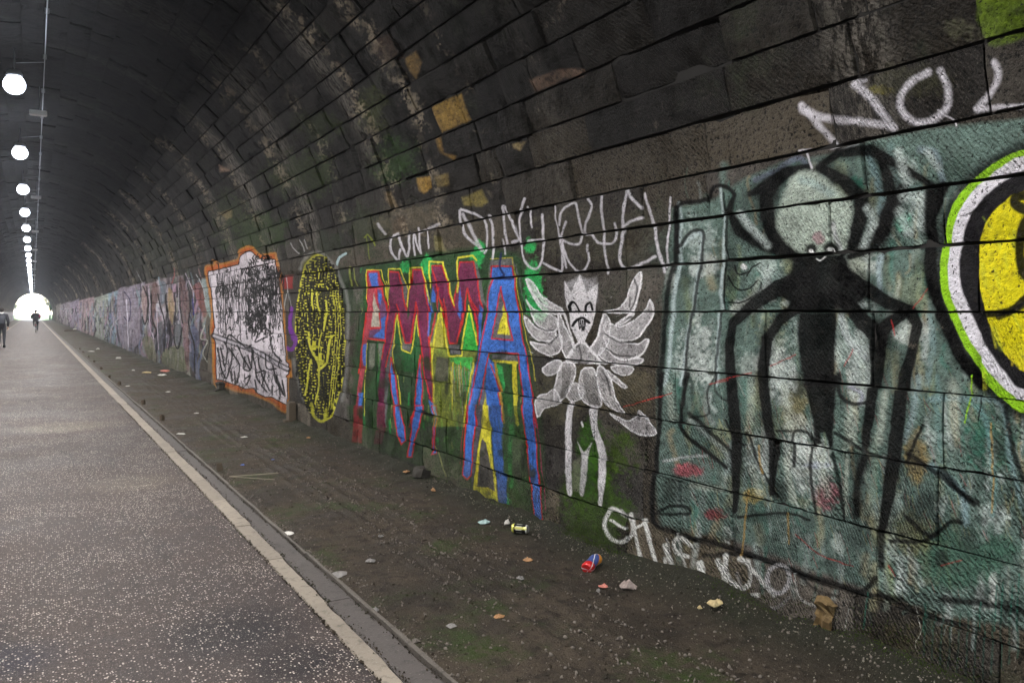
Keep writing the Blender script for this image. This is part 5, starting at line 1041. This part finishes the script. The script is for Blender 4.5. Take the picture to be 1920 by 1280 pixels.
def walker(loc, rz):
    t = tag(empty('person', loc, rz), 'walker at the left edge seen from behind in dark jacket and rucksack', 'person')
    # facing +Y, mid-stride; one continuous body in jacket and trousers
    ch = [[('pel', (0, 0, .95), (.15, .11)), ('wst', (0, .01, 1.10), (.145, .105)), ('chs', (0, .02, 1.30), (.175, .12)), ('shc', (0, .02, 1.45), (.12, .09)), ('nek', (0, .03, 1.53), .055)],
          [('shc', 0, 0), ('shl', (-.185, .01, 1.43), .085), ('ell', (-.25, -.06, 1.16), .068), ('wrl', (-.245, .03, .93), .036)], [('shc', 0, 0), ('shr', (.185, .01, 1.43), .085), ('elr', (.25, -.02, 1.15), .068), ('wrr', (.235, .10, .93), .036)],
          [('pel', 0, 0), ('hpl', (-.09, 0, .90), .10), ('knl', (-.10, .16, .50), .068), ('anl', (-.10, .10, .10), .045)], [('pel', 0, 0), ('hpr', (.09, 0, .90), .10), ('knr', (.10, -.03, .50), .068), ('anr', (.10, -.24, .15), .045)]]
    skin_body('body', ch, M_coat, t, 2)
    skin_body('head', [[('n', (0, .03, 1.53), .05), ('j', (0, .045, 1.60), (.062, .075)), ('c', (0, .045, 1.67), (.076, .092)), ('t', (0, .03, 1.73), (.066, .075)), ]], M_skin, t, 2)
    m = MB(); m.sphere((0, .012, 1.675), .108, (.90, 1.0, 1.05), 14, 10); m.build('hair', M_hair, t, smooth=True)
    m = MB()
    for s in (-1, 1): m.sphere((s * .083, .045, 1.645), .02, (.5, 1, 1.5), 8, 6)
    m.sphere((0, .147, 1.64), .017, (.8, 1.2, 1.3), 8, 6); m.build('face', M_skin, t, smooth=True)
    m = MB(); m.lathe([(.075, 1.485), (.088, 1.52), (.080, 1.56), (.072, 1.562)], 14); m.build('collar', M_white, t, smooth=True)
    hand((-.245, .035, .92), (0, .1, -1), -1, '', M_skin, t); hand((.235, .105, .92), (0, .1, -1), 1, '', M_skin, t)
    bp = MB(); bp.box((0, -.175, 1.24), (.29, .15, .42), bev=.045); bo = bp.build('rucksack', M_pack, t, smooth=True)
    m = MB(); m.box((0, -.262, 1.15), (.21, .05, .19), bev=.02); m.build('pocket', M_pack, bo)
    for s in (-1, 1):
        m = MB(); m.tube((s * .10, -.10, 1.44), (s * .11, .06, 1.485), .016, n=6); m.tube((s * .11, .06, 1.485), (s * .12, .15, 1.33), .014, n=6); m.build('strap', M_pack, t)
    for nm, x, y, z, pit in (('shoe', -.10, .13, .045, 0), ('shoe', .10, -.22, .085, -.5)):
        m = MB(); m.box((0, .04, 0), (.095, .27, .085), bev=.03); o = m.build(nm, M_shoe, t, (x, y, z), smooth=True); o.rotation_euler = (pit, 0, 0)
walker(floor_at(3, 651.5), 0)
M_frame = simple('bike_frame', (.04, .05, .07), .35, .4); M_tyre = simple('tyre_rubber', (.018, .018, .018), .85); M_rim = simple('rim_alloy', (.5, .5, .52), .3, .9)
def torus(name, R_, r_, mat, parent, loc, n=32, k_=8):
    V = [((0), (R_ + r_ * math.cos(b)) * math.cos(a), (R_ + r_ * math.cos(b)) * math.sin(a)) for a in np.linspace(0, 2 * math.pi, n + 1)[:-1] for b in np.linspace(0, 2 * math.pi, k_ + 1)[:-1]]
    V = [(r_ * math.sin(b), (R_ + r_ * math.cos(b)) * math.cos(a), (R_ + r_ * math.cos(b)) * math.sin(a)) for a in np.linspace(0, 2 * math.pi, n + 1)[:-1] for b in np.linspace(0, 2 * math.pi, k_ + 1)[:-1]]
    F_ = [(i * k_ + j, i * k_ + (j + 1) % k_, ((i + 1) % n) * k_ + (j + 1) % k_, ((i + 1) % n) * k_ + j) for i in range(n) for j in range(k_)]
    return mesh_obj(name, V, F_, mat, parent, loc, True)
def cyclist(loc, rz):
    b = tag(empty('bicycle', loc, rz), 'dark upright bicycle ridden away from the camera along the middle of the path', 'bicycle')
    for y in (-.52, .52):
        wt = torus('wheel', .315, .020, M_tyre, b, (0, y, .335)); torus('rim', .290, .010, M_rim, wt, (0, 0, 0))
        m = MB()
        for q in range(16): a = q * math.pi / 8; m.tube((0, 0, 0), (0, .288 * math.cos(a), .288 * math.sin(a)), .0018, n=4)
        m.tube((-.05, 0, 0), (.05, 0, 0), .02, n=8); m.build('spokes', M_rim, wt)
    m = MB()
    for p, q in (((0, -.05, .29), (0, -.16, .82)), ((0, -.05, .29), (0, .36, .86)), ((0, -.14, .76), (0, .34, .90)), ((.04, -.52, .335), (.02, -.14, .74)), ((-.04, -.52, .335), (-.02, -.14, .74)), ((.04, -.52, .335), (.02, -.05, .29)), ((-.04, -.52, .335), (-.02, -.05, .29)), ((0, .36, .96), (.0, .40, .68)), ((.04, .40, .68), (.045, .52, .335)), ((-.04, .40, .68), (-.045, .52, .335))): m.tube(p, q, .014, n=7)
    m.build('frame', M_frame, b)
    m = MB(); m.box((0, -.2, .87), (.15, .25, .045), bev=.02); m.tube((0, -.17, .80), (0, -.18, .86), .012, n=6); m.build('saddle', M_tyre, b)
    m = MB(); m.tube((-.29, .33, 1.02), (.29, .33, 1.02), .013, n=8); m.tube((0, .36, .95), (0, .33, 1.02), .013, n=6); m.build('handlebar', M_frame, b)
    m = MB(); m.tube((-.07, -.05, .29), (.07, -.05, .29), .03, n=10); m.tube((.07, -.05, .29), (.08, -.01, .13), .010, n=6); m.tube((-.07, -.05, .29), (-.08, -.09, .45), .010, n=6); m.box((.12, -.01, .125), (.09, .10, .02)); m.box((-.12, -.09, .455), (.09, .10, .02)); m.build('pedals', M_frame, b)
    m = MB(); m.box((0, -.86, .60), (.05, .012, .05)); m.build('reflector', simple('red_reflector', (.5, .02, .02), .3), b)
    t = tag(empty('person', loc, rz), 'cyclist in a dark jacket with a flash of pink sleeve, riding away towards the light', 'person')
    ch = [[('pel', (0, -.20, .98), (.19, .15)), ('wst', (0, -.15, 1.12), (.20, .15)), ('chs', (0, -.06, 1.30), (.22, .16)), ('shc', (0, .0, 1.43), (.14, .11)), ('nek', (0, .03, 1.50), .055)],
          [('shc', 0, 0), ('shl', (-.18, .0, 1.41), .10), ('ell', (-.27, .10, 1.20), .085), ('wrl', (-.25, .28, 1.06), .036)], [('shc', 0, 0), ('shr', (.18, .0, 1.41), .10), ('elr', (.27, .10, 1.20), .085), ('wrr', (.25, .28, 1.06), .036)],
          [('pel', 0, 0), ('hpl', (-.10, -.16, .93), .10), ('knl', (-.14, .18, .80), .07), ('anl', (-.12, -.09, .52), .045)], [('pel', 0, 0), ('hpr', (.10, -.16, .93), .10), ('knr', (.13, .12, .62), .07), ('anr', (.12, -.03, .20), .045)]]
    skin_body('body', ch, M_coat, t, 2)
    skin_body('head', [[('n', (0, .03, 1.50), .05), ('j', (0, .06, 1.56), (.062, .075)), ('c', (0, .06, 1.63), (.076, .09)), ('t', (0, .045, 1.69), (.066, .075))]], M_skin, t, 2)
    m = MB(); m.sphere((0, .03, 1.655), .118, (.92, 1.06, 1.0), 14, 10); m.build('helmet', M_hair, t, smooth=True)
    m = MB()
    for s in (-1, 1): m.sphere((s * .083, .06, 1.60), .02, (.5, 1, 1.5), 8, 6)
    m.sphere((0, .16, 1.60), .017, (.8, 1.2, 1.3), 8, 6); m.build('face', M_skin, t, smooth=True)
    M_pink = simple('pink_sleeve', (.45, .08, .20), .7); M_pan = simple('blue_panel', (.03, .06, .12), .7)
    skin_body('sleeve', [[('a', (.21, .0, 1.39), .105), ('b', (.275, .098, 1.20), .092), ('c', (.262, .2, 1.13), .06)]], M_pink, t, 1)
    hand((-.25, .29, 1.05), (.05, .9, -.4), -1, '', M_skin, t); hand((.25, .29, 1.05), (-.05, .9, -.4), 1, '', M_skin, t)
    for x, y, z in ((-.12, -.09, .49), (.12, -.01, .165)): m = MB(); m.box((0, .04, 0), (.09, .26, .08), bev=.03); m.build('shoe', M_shoe, t, (x, y, z), smooth=True)
cyclist(floor_at(67, 623.5) + Vector((0, .4, 0)), 0)

# ------------------------------------------------------------------ litter, pegs, debris
def zg(p): return zverge(p.x, p.y)
def ground_pt(px, py):
    p = floor_at(px, py); 
    for _ in range(3): p = floor_at(px, py, zg(p))
    return p
M_wood = simple('rotten_wood', (.085, .065, .045), .9, sc_=40, bmp=.6)
peg_px = [(412, 882), (304, 788), (269, 758), (224, 722), (190, 692), (176, 679), (166, 670), (156, 661), (150, 655), (205, 708)]
peg_lab = ['short square timber peg beside the gutter, nearest of the row', 'peg stub by the gutter, second of the row from the camera', 'peg stub by the gutter, third of the row', 'squat peg stub where the gutter bends into the distance, fourth of the row']
def peg():
    m = MB(); m.box((0, 0, .03), (.055, .055, .10), bev=.008)
    for v in m.bm.verts:
        if v.co.z > .06: v.co.z += random.uniform(-.008, .008); v.co.x += random.uniform(-.005, .005)
    return m.build('timber_peg', M_wood)
pg = peg()
for i, (x, y) in enumerate(peg_px):
    o = pg if i == 0 else link(pg.copy()) if False else pg
    if i: o = pg.copy(); col.objects.link(o)
    o.location = ground_pt(x, y); o.rotation_euler = (random.uniform(-.1, .1), random.uniform(-.1, .1), random.uniform(0, 1.5)); s = 1 if i < 4 else .8; o.scale = (s, s, s)
    tag(o, peg_lab[i] if i < 4 else 'tiny dark peg in the distant run of pegs beside the gutter', 'peg', 'timber pegs along the gutter')
M_rubble = simple('rubble_stone', (.030, .026, .021), .9, var=.6, sc_=25, bmp=1)
def rough_up(m, k_):
    bmesh.ops.subdivide_edges(m.bm, edges=m.bm.edges[:], cuts=4, use_grid_fill=True)
    for v in m.bm.verts: v.co += Vector([mnoise.noise(v.co * 9 + Vector((9. * q, 0, 0))) for q in range(3)]) * k_
# broken post stub standing against the wall by the yellow oval
y_, a_, x_, z_ = wall_at(556, 770); m = MB(); m.box((0, 0, .12), (.10, .16, .30), bev=.01); m.box((-.06, .01, .0), (.09, .12, .06), bev=.008)
o = m.build('post_stub', M_wood, None, (x_ - .075, y_, zverge(3.1, y_) - .01)); tag(o, 'broken timber post stub against the wall left of the yellow maze oval', 'post')
y_, a_, x_, z_ = wall_at(808, 868); m = MB(); m.box((0, 0, .0), (.10, .17, .11)); rough_up(m, .035); o = m.build('fallen_stone', M_rubble, None, (x_ - .09, y_, zverge(3.1, y_) + .04), rot=(.1, .2, .2)); tag(o, 'dark fallen block at the wall foot under the blue letter strokes', 'stone')
y_, a_, x_, z_ = wall_at(420, 728); m = MB(); m.box((0, 0, .05), (.12, .22, .2)); rough_up(m, .07); o = m.build('fallen_stone', M_rubble, None, (x_ - .07, y_, zverge(3.1, y_)), rot=(0, .1, .1)); tag(o, 'dark block at the wall foot below the left corner of the white ink drawing', 'stone')
# broken ochre brick in the foot of the wall at the right
y_, a_, x_, z_ = wall_at(1552, 1150); m = MB(); m.box((0, 0, 0), (.10, .085, .15)); bmesh.ops.subdivide_edges(m.bm, edges=m.bm.edges[:], cuts=5, use_grid_fill=True)
for v in m.bm.verts: v.co += Vector((mnoise.noise(v.co * 22), mnoise.noise(v.co * 22 + Vector((9, 0, 0))), mnoise.noise(v.co * 22 + Vector((0, 9, 0))))) * .026
o = m.build('brick_fragment', simple('ochre_brick', (.13, .085, .035), .85, var=.95, sc_=22, bmp=1), None, (x_ + .008, y_, z_), rot=(.1, -.1, .08)); tag(o, 'broken ochre brick fragment lodged in the foot of the wall at the right', 'brick')

# drink cans
def can_mat(name, bands):
    "printed can: horizontal and diagonal colour fields along the can's own axis"
    k = NT(name); tc = k.add('ShaderNodeTexCoord').outputs['Object']; sx = k.add('ShaderNodeSeparateXYZ'); k.l.new(tc, sx.inputs[0]); ang = k.math('ARCTAN2', sx.outputs[1], sx.outputs[0])
    return k, sx.outputs[2], ang, tc
k, z, ang, tc = can_mat('black_gold_can', None)
c = k.mix(k.math('GREATER_THAN', z, -.038), (.62, .60, .12), (.015, .014, .014)); c = k.mix(k.math('GREATER_THAN', z, .048), c, (.66, .64, .58)); lt = k.math('MULTIPLY', k.math('LESS_THAN', k.math('ABSOLUTE', z), .022), k.math('GREATER_THAN', k.math('SINE', k.math('MULTIPLY', ang, 9)), .55)); c = k.mix(lt, c, (.6, .58, .5))
c = k.mix(k.math('MULTIPLY', k.math('LESS_THAN', k.math('ABSOLUTE', k.math('SUBTRACT', ang, 1.2)), .28), k.math('GREATER_THAN', z, -.03)), c, (.68, .66, .20)); M_can1 = k.fin(c, .3, None, .5, .35)
k, z, ang, tc = can_mat('red_blue_can', None)
tri = k.math('SUBTRACT', k.math('ABSOLUTE', k.math('SUBTRACT', ang, .4)), k.math('MULTIPLY', k.math('ADD', z, .05), 16)); c = k.mix(k.math('LESS_THAN', tri, 0), (.06, .09, .28), (.72, .28, .04)); c = k.mix(k.math('LESS_THAN', z, -.026), c, (.55, .02, .02)); c = k.mix(k.math('LESS_THAN', k.math('ABSOLUTE', k.math('SUBTRACT', k.math('SINE', k.math('MULTIPLY', ang, 2.0)), k.math('MULTIPLY', z, 9))), .14), c, (.75, .75, .78)); M_can2 = k.fin(c, .32, None, .5, .3)
M_alu = simple('bare_aluminium', (.55, .55, .53), .35, .8, bmp=.1)
def can(loc, axis, spin, mat, crush, label):
    h, r0 = .058, .033
    m = MB(); m.lathe([(.026, -h), (.031, -h + .006)] + [(r0, z_) for z_ in np.linspace(-h + .012, h - .016, 10)] + [(.028, h - .004), (.0265, h)], 28)
    if crush:
        rr = random.Random(crush)
        dents = [(rr.uniform(0, 6.28), rr.uniform(-.04, .045), rr.uniform(.15, .5)) for _ in range(6)]
        for v in m.bm.verts:
            a = math.atan2(v.co.y, v.co.x)
            for (da, dz, k_) in dents:
                d = math.cos(a - da); g = math.exp(-((v.co.z - dz + .4 * abs(v.co.x)) / .014) ** 2)
                if d > 0: v.co.x *= 1 - .45 * k_ * d * g; v.co.y *= 1 - .45 * k_ * d * g
            v.co.x += .25 * v.co.z; 
    t = tag(empty('drink_can', loc), label, 'can')
    q = Vector(axis).to_track_quat('Z', 'Y').to_euler(); o = m.build('can_body', mat, t, smooth=not crush); o.rotation_euler = q; o.rotation_euler.rotate_axis('Z', spin)
    m = MB(); m.lathe([(.024, 0), (.0268, .0015), (.0262, .003), (.022, .0012)], 24); e = m.build('can_end', M_alu, o, (.25 * h if crush else 0, 0, h - .001))
    return t
p = ground_pt(975, 1000); can(p + Vector((0, 0, .036)), (.62, -.78, .02), 1.6, M_can1, 0, 'yellow and black drink can lying at the wall foot by the blue letter A')
t = can(ground_pt(1110, 1066) + Vector((0, 0, .034)), (.75, .55, .35), 3.6, M_can2, 3, 'crushed red, blue and orange drink can lying on the dirt under the winged figure')
t.scale = (1.15,) * 3
M_paper = simple('litter_paper', (.50, .48, .44), .8, var=.35, sc_=60); M_dirty = simple('dirty_paper', (.24, .19, .17), .85, var=.8, sc_=70, bmp=1); M_slate = simple('slate_chip', (.16, .15, .14), .7, sc_=50); M_leafb = simple('dead_leaf', (.30, .16, .07), .7, var=.5, sc_=60); M_foam = simple('ochre_foam', (.42, .33, .17), .9, var=.7, sc_=60, bmp=1); M_card = simple('wrapper_teal', (.30, .42, .40), .6, var=.4); M_rwrap = simple('wrapper_red', (.5, .18, .14), .5, var=.6, sc_=50); M_blue = simple('blue_scrap', (.08, .14, .42), .5)
def scrap(name, px, py, wpx, mat, label, cat, asp=.6, h=.012, seed=0, rz=None, n=9, curl=.5, group=None):
    "crumpled piece of paper, leaf or chip, wpx photo pixels wide"
    p = ground_pt(px, py); D = p.x * ST + p.y * CT; w_ = wpx * D / FPX / 2; rr = random.Random(seed or int(px * 7 + py))
    V = []; F_ = []; V.append((0, 0, h * rr.uniform(.6, 1.4)))
    for k_ in range(n):
        a = 2 * math.pi * k_ / n; q = rr.uniform(.7, 1.15); V.append((w_ * q * math.cos(a), w_ * asp * 1.6 * q * math.sin(a), rr.uniform(.15, 1.2) * h * curl + .001))
    for k_ in range(n): a = 2 * math.pi * (k_ + .5) / n; V.append((w_ * .5 * math.cos(a), w_ * .8 * asp * math.sin(a), h * rr.uniform(.3, 1.5)))
    for k_ in range(n):
        a, b, c, d = 1 + k_, 1 + (k_ + 1) % n, 1 + n + k_, 1 + n + (k_ - 1) % n
        F_ += [(a, b, c), (a, c, d), (0, d, c)]
    # give it a thickness
    nv = len(V); V += [(x * .93, y * .93, z - max(.0015, h * .25)) for (x, y, z) in V]; F_ += [tuple(reversed([q + nv for q in f])) for f in F_[:]]
    F_ += [(1 + (k_ + 1) % n, 1 + k_, 1 + k_ + nv, 1 + (k_ + 1) % n + nv) for k_ in range(n)]
    o = mesh_obj(name, V, F_, mat, None, (p.x, p.y, p.z + .002)); o.rotation_euler = (0, 0, rr.uniform(0, 3) if rz is None else rz); tag(o, label, cat, group); return o
S = scrap
S('tin_lid', 540, 1001, 26, M_paper, 'flattened white and yellow bottle cap beside the gutter rib', 'lid', .8, .008, rz=-YAW)
S('tin_lid', 635, 1078, 30, M_slate, 'oval grey lid lying flat on the dirt below the bottle cap', 'lid', .9, .008, 5, rz=-YAW)
S('flat_pebble', 695, 1053, 20, M_slate, 'dark oval pebble right of the oval grey lid', 'pebble', .6, .014, 6)
S('wood_chip', 714, 1007, 12, M_slate, 'small brown chip of wood above the dark oval pebble', 'chip', .6, .014)
S('slate_chip', 847, 1175, 20, M_slate, 'angular grey slate chip in the middle of the dirt verge', 'chip', .8, .01, 9)
S('slate_chip', 779, 1203, 17, M_rib, 'pale flat stone chip nearest the kerb at the bottom of the picture', 'chip', .6, .01)
S('slate_chip', 700, 1147, 18, M_slate, 'broken stone chip against the gutter rib', 'chip', .7, .02)
S('dead_leaf', 935, 1157, 28, M_leafb, 'brown dead leaf right of the angular slate chip', 'leaf', .5, .01)
S('dead_leaf', 762, 885, 14, M_leafb, 'small orange leaf on the dirt below the blue letter strokes', 'leaf', .8, .012, 3)
S('dead_leaf', 812, 920, 14, M_leafb, 'curled pinkish leaf a little right of the small orange one', 'leaf', .5, .02, 8)
S('dead_leaf', 578, 821, 12, M_leafb, 'tan leaf on the dirt below the yellow maze oval', 'leaf', .5, .012, 8)
S('dead_leaf', 990, 1051, 20, M_leafb, 'brown leaf between the two drink cans', 'leaf', .6, .015, 12)
S('wrapper', 908, 981, 28, M_card, 'pale teal torn wrapper left of the yellow and black can', 'wrapper', .5, .02)
S('wrapper', 950, 984, 12, M_paper, 'white torn scrap touching the yellow and black can', 'wrapper', .6, .03)
S('wrapper', 1132, 1100, 22, M_rwrap, 'small red and white wrapper below the crushed can', 'wrapper', .6, .012)
S('pebble', 1122, 1110, 10, M_slate, 'dark pebble against the red and white wrapper', 'pebble', .6, .014)
S('paper_scrap', 1178, 1102, 26, M_dirty, 'crumpled dirty paper right of the red and white wrapper', 'paper', .8, .03)
S('pebble', 976, 1087, 14, M_slate, 'rounded pebble below the brown leaf between the cans', 'pebble', .7, .02)
S('foam_lump', 1340, 1134, 38, M_foam, 'torn yellow foam lump at the foot of the wall', 'foam', .45, .025, 4, rz=.5)
S('foam_crumb', 1312, 1141, 16, M_foam, 'small yellow crumb left of the torn foam lump', 'foam', .4, .01, 5)
S('paper_scrap', 340, 814, 24, M_paper, 'thin white paper strip on the dirt left of the wall drawing', 'paper', .25, .012, 4, rz=-.6)
S('paper_scrap', 457, 820, 13, M_paper, 'small white paper square right of the thin strip', 'paper', .7, .012)
S('paper_scrap', 240, 724, 11, M_paper, 'small white scrap beside the fourth peg', 'paper', .6, .01)
S('paper_scrap', 276, 699, 17, M_foam, 'cream carton scrap in the far pile of litter', 'paper', .8, .03)
S('paper_scrap', 305, 704, 14, M_paper, 'white scrap right of the cream carton', 'paper', .8, .03)
S('wrapper', 308, 696, 26, M_rwrap, 'long pink and white wrapper behind the cream carton', 'wrapper', .5, .03)
S('paper_scrap', 250, 695, 6, M_paper, 'tiny white scrap left of the cream carton', 'paper', .8, .03)
S('paper_scrap', 222, 673, 13, M_paper, 'white crumpled cup in the distance along the verge', 'paper', .8, .05)
S('paper_scrap', 171, 659, 15, M_paper, 'far long white strip beside the gutter', 'paper', .5, .02)
S('paper_scrap', 184, 655, 6, M_paper, 'far white dot of litter beyond the long strip', 'paper', .8, .05)
S('paper_scrap', 141, 618, 7, M_paper, 'white litter beside the far dark stick', 'paper', .9, .1)
S('paper_scrap', 112, 599, 7, M_paper, 'farthest white litter on the verge before the portal', 'paper', .9, .12)
S('paper_scrap', 315, 735, 10, M_paper, 'white sliver below the far litter pile', 'paper', .5, .01)
S('paper_scrap', 368, 775, 11, M_paper, 'white sliver between the gutter and the wall drawing', 'paper', .4, .01)
S('plastic_scrap', 455, 872, 9, M_blue, 'tiny blue plastic scrap near the straw', 'scrap', .5, .008)
S('plastic_scrap', 512, 862, 8, M_blue, 'tiny bluish scrap above the pebble ridges', 'scrap', .5, .008, 3)
m = MB(); p, q = ground_pt(430, 897), ground_pt(522, 889); m.tube(p + Vector((0, 0, .02)), q + Vector((0, 0, .014)), .0035, n=6); m.tube(p + Vector((0, 0, .02)), ground_pt(515, 901) + Vector((0, 0, .012)), .0025, n=6)
o = m.build('straw', simple('dry_straw', (.22, .19, .14), .8)); tag(o, 'pale forked dry straw lying across the dirt', 'straw')
m = MB(); p, q = ground_pt(120, 621), ground_pt(143, 620); m.tube(p + Vector((0, 0, .05)), q + Vector((0, 0, .05)), .04, n=8); o = m.build('stick', M_wood); tag(o, 'dark stick lying on the far verge', 'stick')

# pebbles and grit of the verge, nobody could count them
def pebbles(name, pts, mat):
    ico = bmesh.new(); bmesh.ops.create_icosphere(ico, subdivisions=1, radius=1); iv = np.array([v.co[:] for v in ico.verts]); fi = np.array([[v.index for v in f.verts] for f in ico.faces]); ico.free()
    rs = np.random.default_rng(5); n = len(pts); P = np.array([p[:3] for p in pts]); S_ = np.array([p[3] for p in pts])
    q = rs.normal(size=(n, 3, 3)); q, _ = np.linalg.qr(q); sc3 = rs.uniform(.5, 1.2, (n, 1, 3)) * S_[:, None, None]; sc3[:, :, 2] *= rs.uniform(.25, .9, (n, 1))
    V = iv[None] * (1 + rs.uniform(-.18, .18, (n, len(iv), 1))) * sc3; V = np.einsum('nij,nkj->nik', V, q); V += P[:, None]
    Fs = (fi[None] + (np.arange(n) * len(iv))[:, None, None]).reshape(-1, 3)
    me = bpy.data.meshes.new(name); me.vertices.add(n * len(iv)); me.vertices.foreach_set('co', V.astype(np.float32).ravel()); me.loops.add(len(Fs) * 3); me.polygons.add(len(Fs))
    me.loops.foreach_set('vertex_index', Fs.astype(np.int32).ravel()); me.polygons.foreach_set('loop_start', (np.arange(len(Fs)) * 3).astype(np.int32)); me.update(); me.validate(); me.materials.append(mat)
    o = link(bpy.data.objects.new(name, me)); o['kind'] = 'stuff'; o['label'] = {'gravel': 'loose gravel and small pebbles in ridges on the dirt verge', 'grit': 'pale grit and plaster crumbs along the foot of the wall', 'dark_gravel': 'dark crumbs of soil and clinker over the verge'}[name]
k = NT('mixed_gravel'); P_ = k.pos(); k.fin(k.mix(k.noise(P_, 30, 2, .5), (.04, .033, .027), (.20, .172, .145)), .8, None, .3); M_grav = k.m
k = NT('pale_grit'); k.fin(k.mix(k.noise(k.pos(), 40, 2, .5), (.05, .045, .036), (.30, .27, .22)), .8, None, .3); M_grit = k.m
rr = random.Random(33); pts = []
for i in range(2600):
    xr = rr.choice((2.02, 2.14, 2.27, 2.40, 2.55)); y = 2.2 + 11 * rr.random() ** 1.3
    if mnoise.noise(Vector((xr * 5, y * 1.3, 0))) < -.12: continue
    x = xr + .02 * math.sin(y * 1.7 + xr * 9) + rr.gauss(0, .016); s = .0034 + .010 * rr.random() ** 2.6; pts.append((x, y, zverge(x, y) + s * .4, s))
for i in range(12000):
    y = 1.6 + 26 * rr.random() ** 2; x = rr.uniform(1.55, 3.2); s = .002 + .010 * rr.random() ** 5; pts.append((x, y, zverge(x, y) + s * .2, s))
for i in range(2200):
    y = 1.6 + 20 * rr.random() ** 1.6; x = 1.545 + abs(rr.gauss(0, .05)); s = .0025 + .008 * rr.random() ** 3; pts.append((x, y, zverge(x, y) + s * .3, s))
pebbles('gravel', pts, M_grav)
pts = []
for i in range(3600):
    y = 1.7 + 5.5 * rr.random() ** 1.8; x = 3.19 - abs(rr.gauss(0, .16 if y < 4 else .08)); s = .0012 + .006 * rr.random() ** 6; pts.append((x, y, zverge(x, y) + s * .3, s))
for i in range(500):
    y = 1.7 + 12 * rr.random() ** 1.8; x = rr.uniform(-.0, 1.27); s = .001 + .0015 * rr.random(); pts.append((x, y, zpath(x, y) + s * .3, s))
pebbles('grit', pts, M_grit)
pts = []
for i in range(9000):
    y = 1.6 + 22 * rr.random() ** 1.9; x = rr.uniform(1.55, 3.2); s = .003 + .010 * rr.random() ** 4; pts.append((x, y, zverge(x, y) + s * .1, s))
for i in range(5200):
    y = 1.5 + 14 * rr.random() ** 1.8; e_ = float(np.interp(y, [2, 7], [1.345, 1.388])); x = rr.choice((e_ + rr.gauss(.012, .012), 1.505 + rr.gauss(0, .010), 1.262 + rr.gauss(0, .006))); s = .002 + .006 * rr.random() ** 3; pts.append((x, y, GZ + (.012 if x < e_ else .004) + s * .2, s))
pebbles('dark_gravel', pts, M_ground)
# moss tufts at the foot of the wall
V, F_ = [], []
for (px, py, n, sp) in [(1120, 985, 1500, .16), (1080, 960, 500, .1), (1690, 1200, 900, .25), (1150, 1000, 400, .1), (945, 980, 500, .12), (1400, 1110, 500, .2), (830, 880, 300, .15)]:
    y0, a, x, z = wall_at(px, py)
    for i in range(n):
        y = y0 + rr.gauss(0, sp); d = abs(rr.gauss(0, .03)); zz = zverge(3.2 - d, y) + abs(rr.gauss(0, .06)) * (1 if d < .02 else .2); xx = 3.222 - d - .004; s = rr.uniform(.004, .011); b = len(V); a = rr.uniform(0, 6.3)
        V += [(xx - .002, y - s * math.cos(a) * .5, zz), (xx - .002, y + s * math.cos(a) * .5, zz + .002), (xx - s * .8, y + s * math.sin(a), zz + s)]; F_.append((b, b + 1, b + 2))
k = NT('moss'); k.fin(k.mix(k.noise(k.pos(), 25, 3), (.035, .065, .010), (.10, .16, .02)), .8, None, .2)
o = mesh_obj('moss', V, F_, k.m); tag(o, 'bright green moss tufts at the foot of the painted wall', 'moss', kind='stuff')

# ------------------------------------------------------------------ thin haze volume, added for the glow round lamps and far portal
hz = MB(); hz.box((0, 150, 5), (620, 920, 16.2)); hz = hz.build('haze', None); k = NT('glow_haze'); k.n.remove(k.b); pv = k.add('ShaderNodeVolumePrincipled'); pv.inputs['Density'].default_value = HAZE; pv.inputs['Color'].default_value = (.84, .89, 1, 1); pv.inputs['Anisotropy'].default_value = .72; k.l.new(pv.outputs[0], k.out.inputs['Volume']); hz.data.materials.append(k.m); hz['kind'] = 'stuff'; hz['label'] = 'thin haze through the tunnel, added for the glow round its lamps'
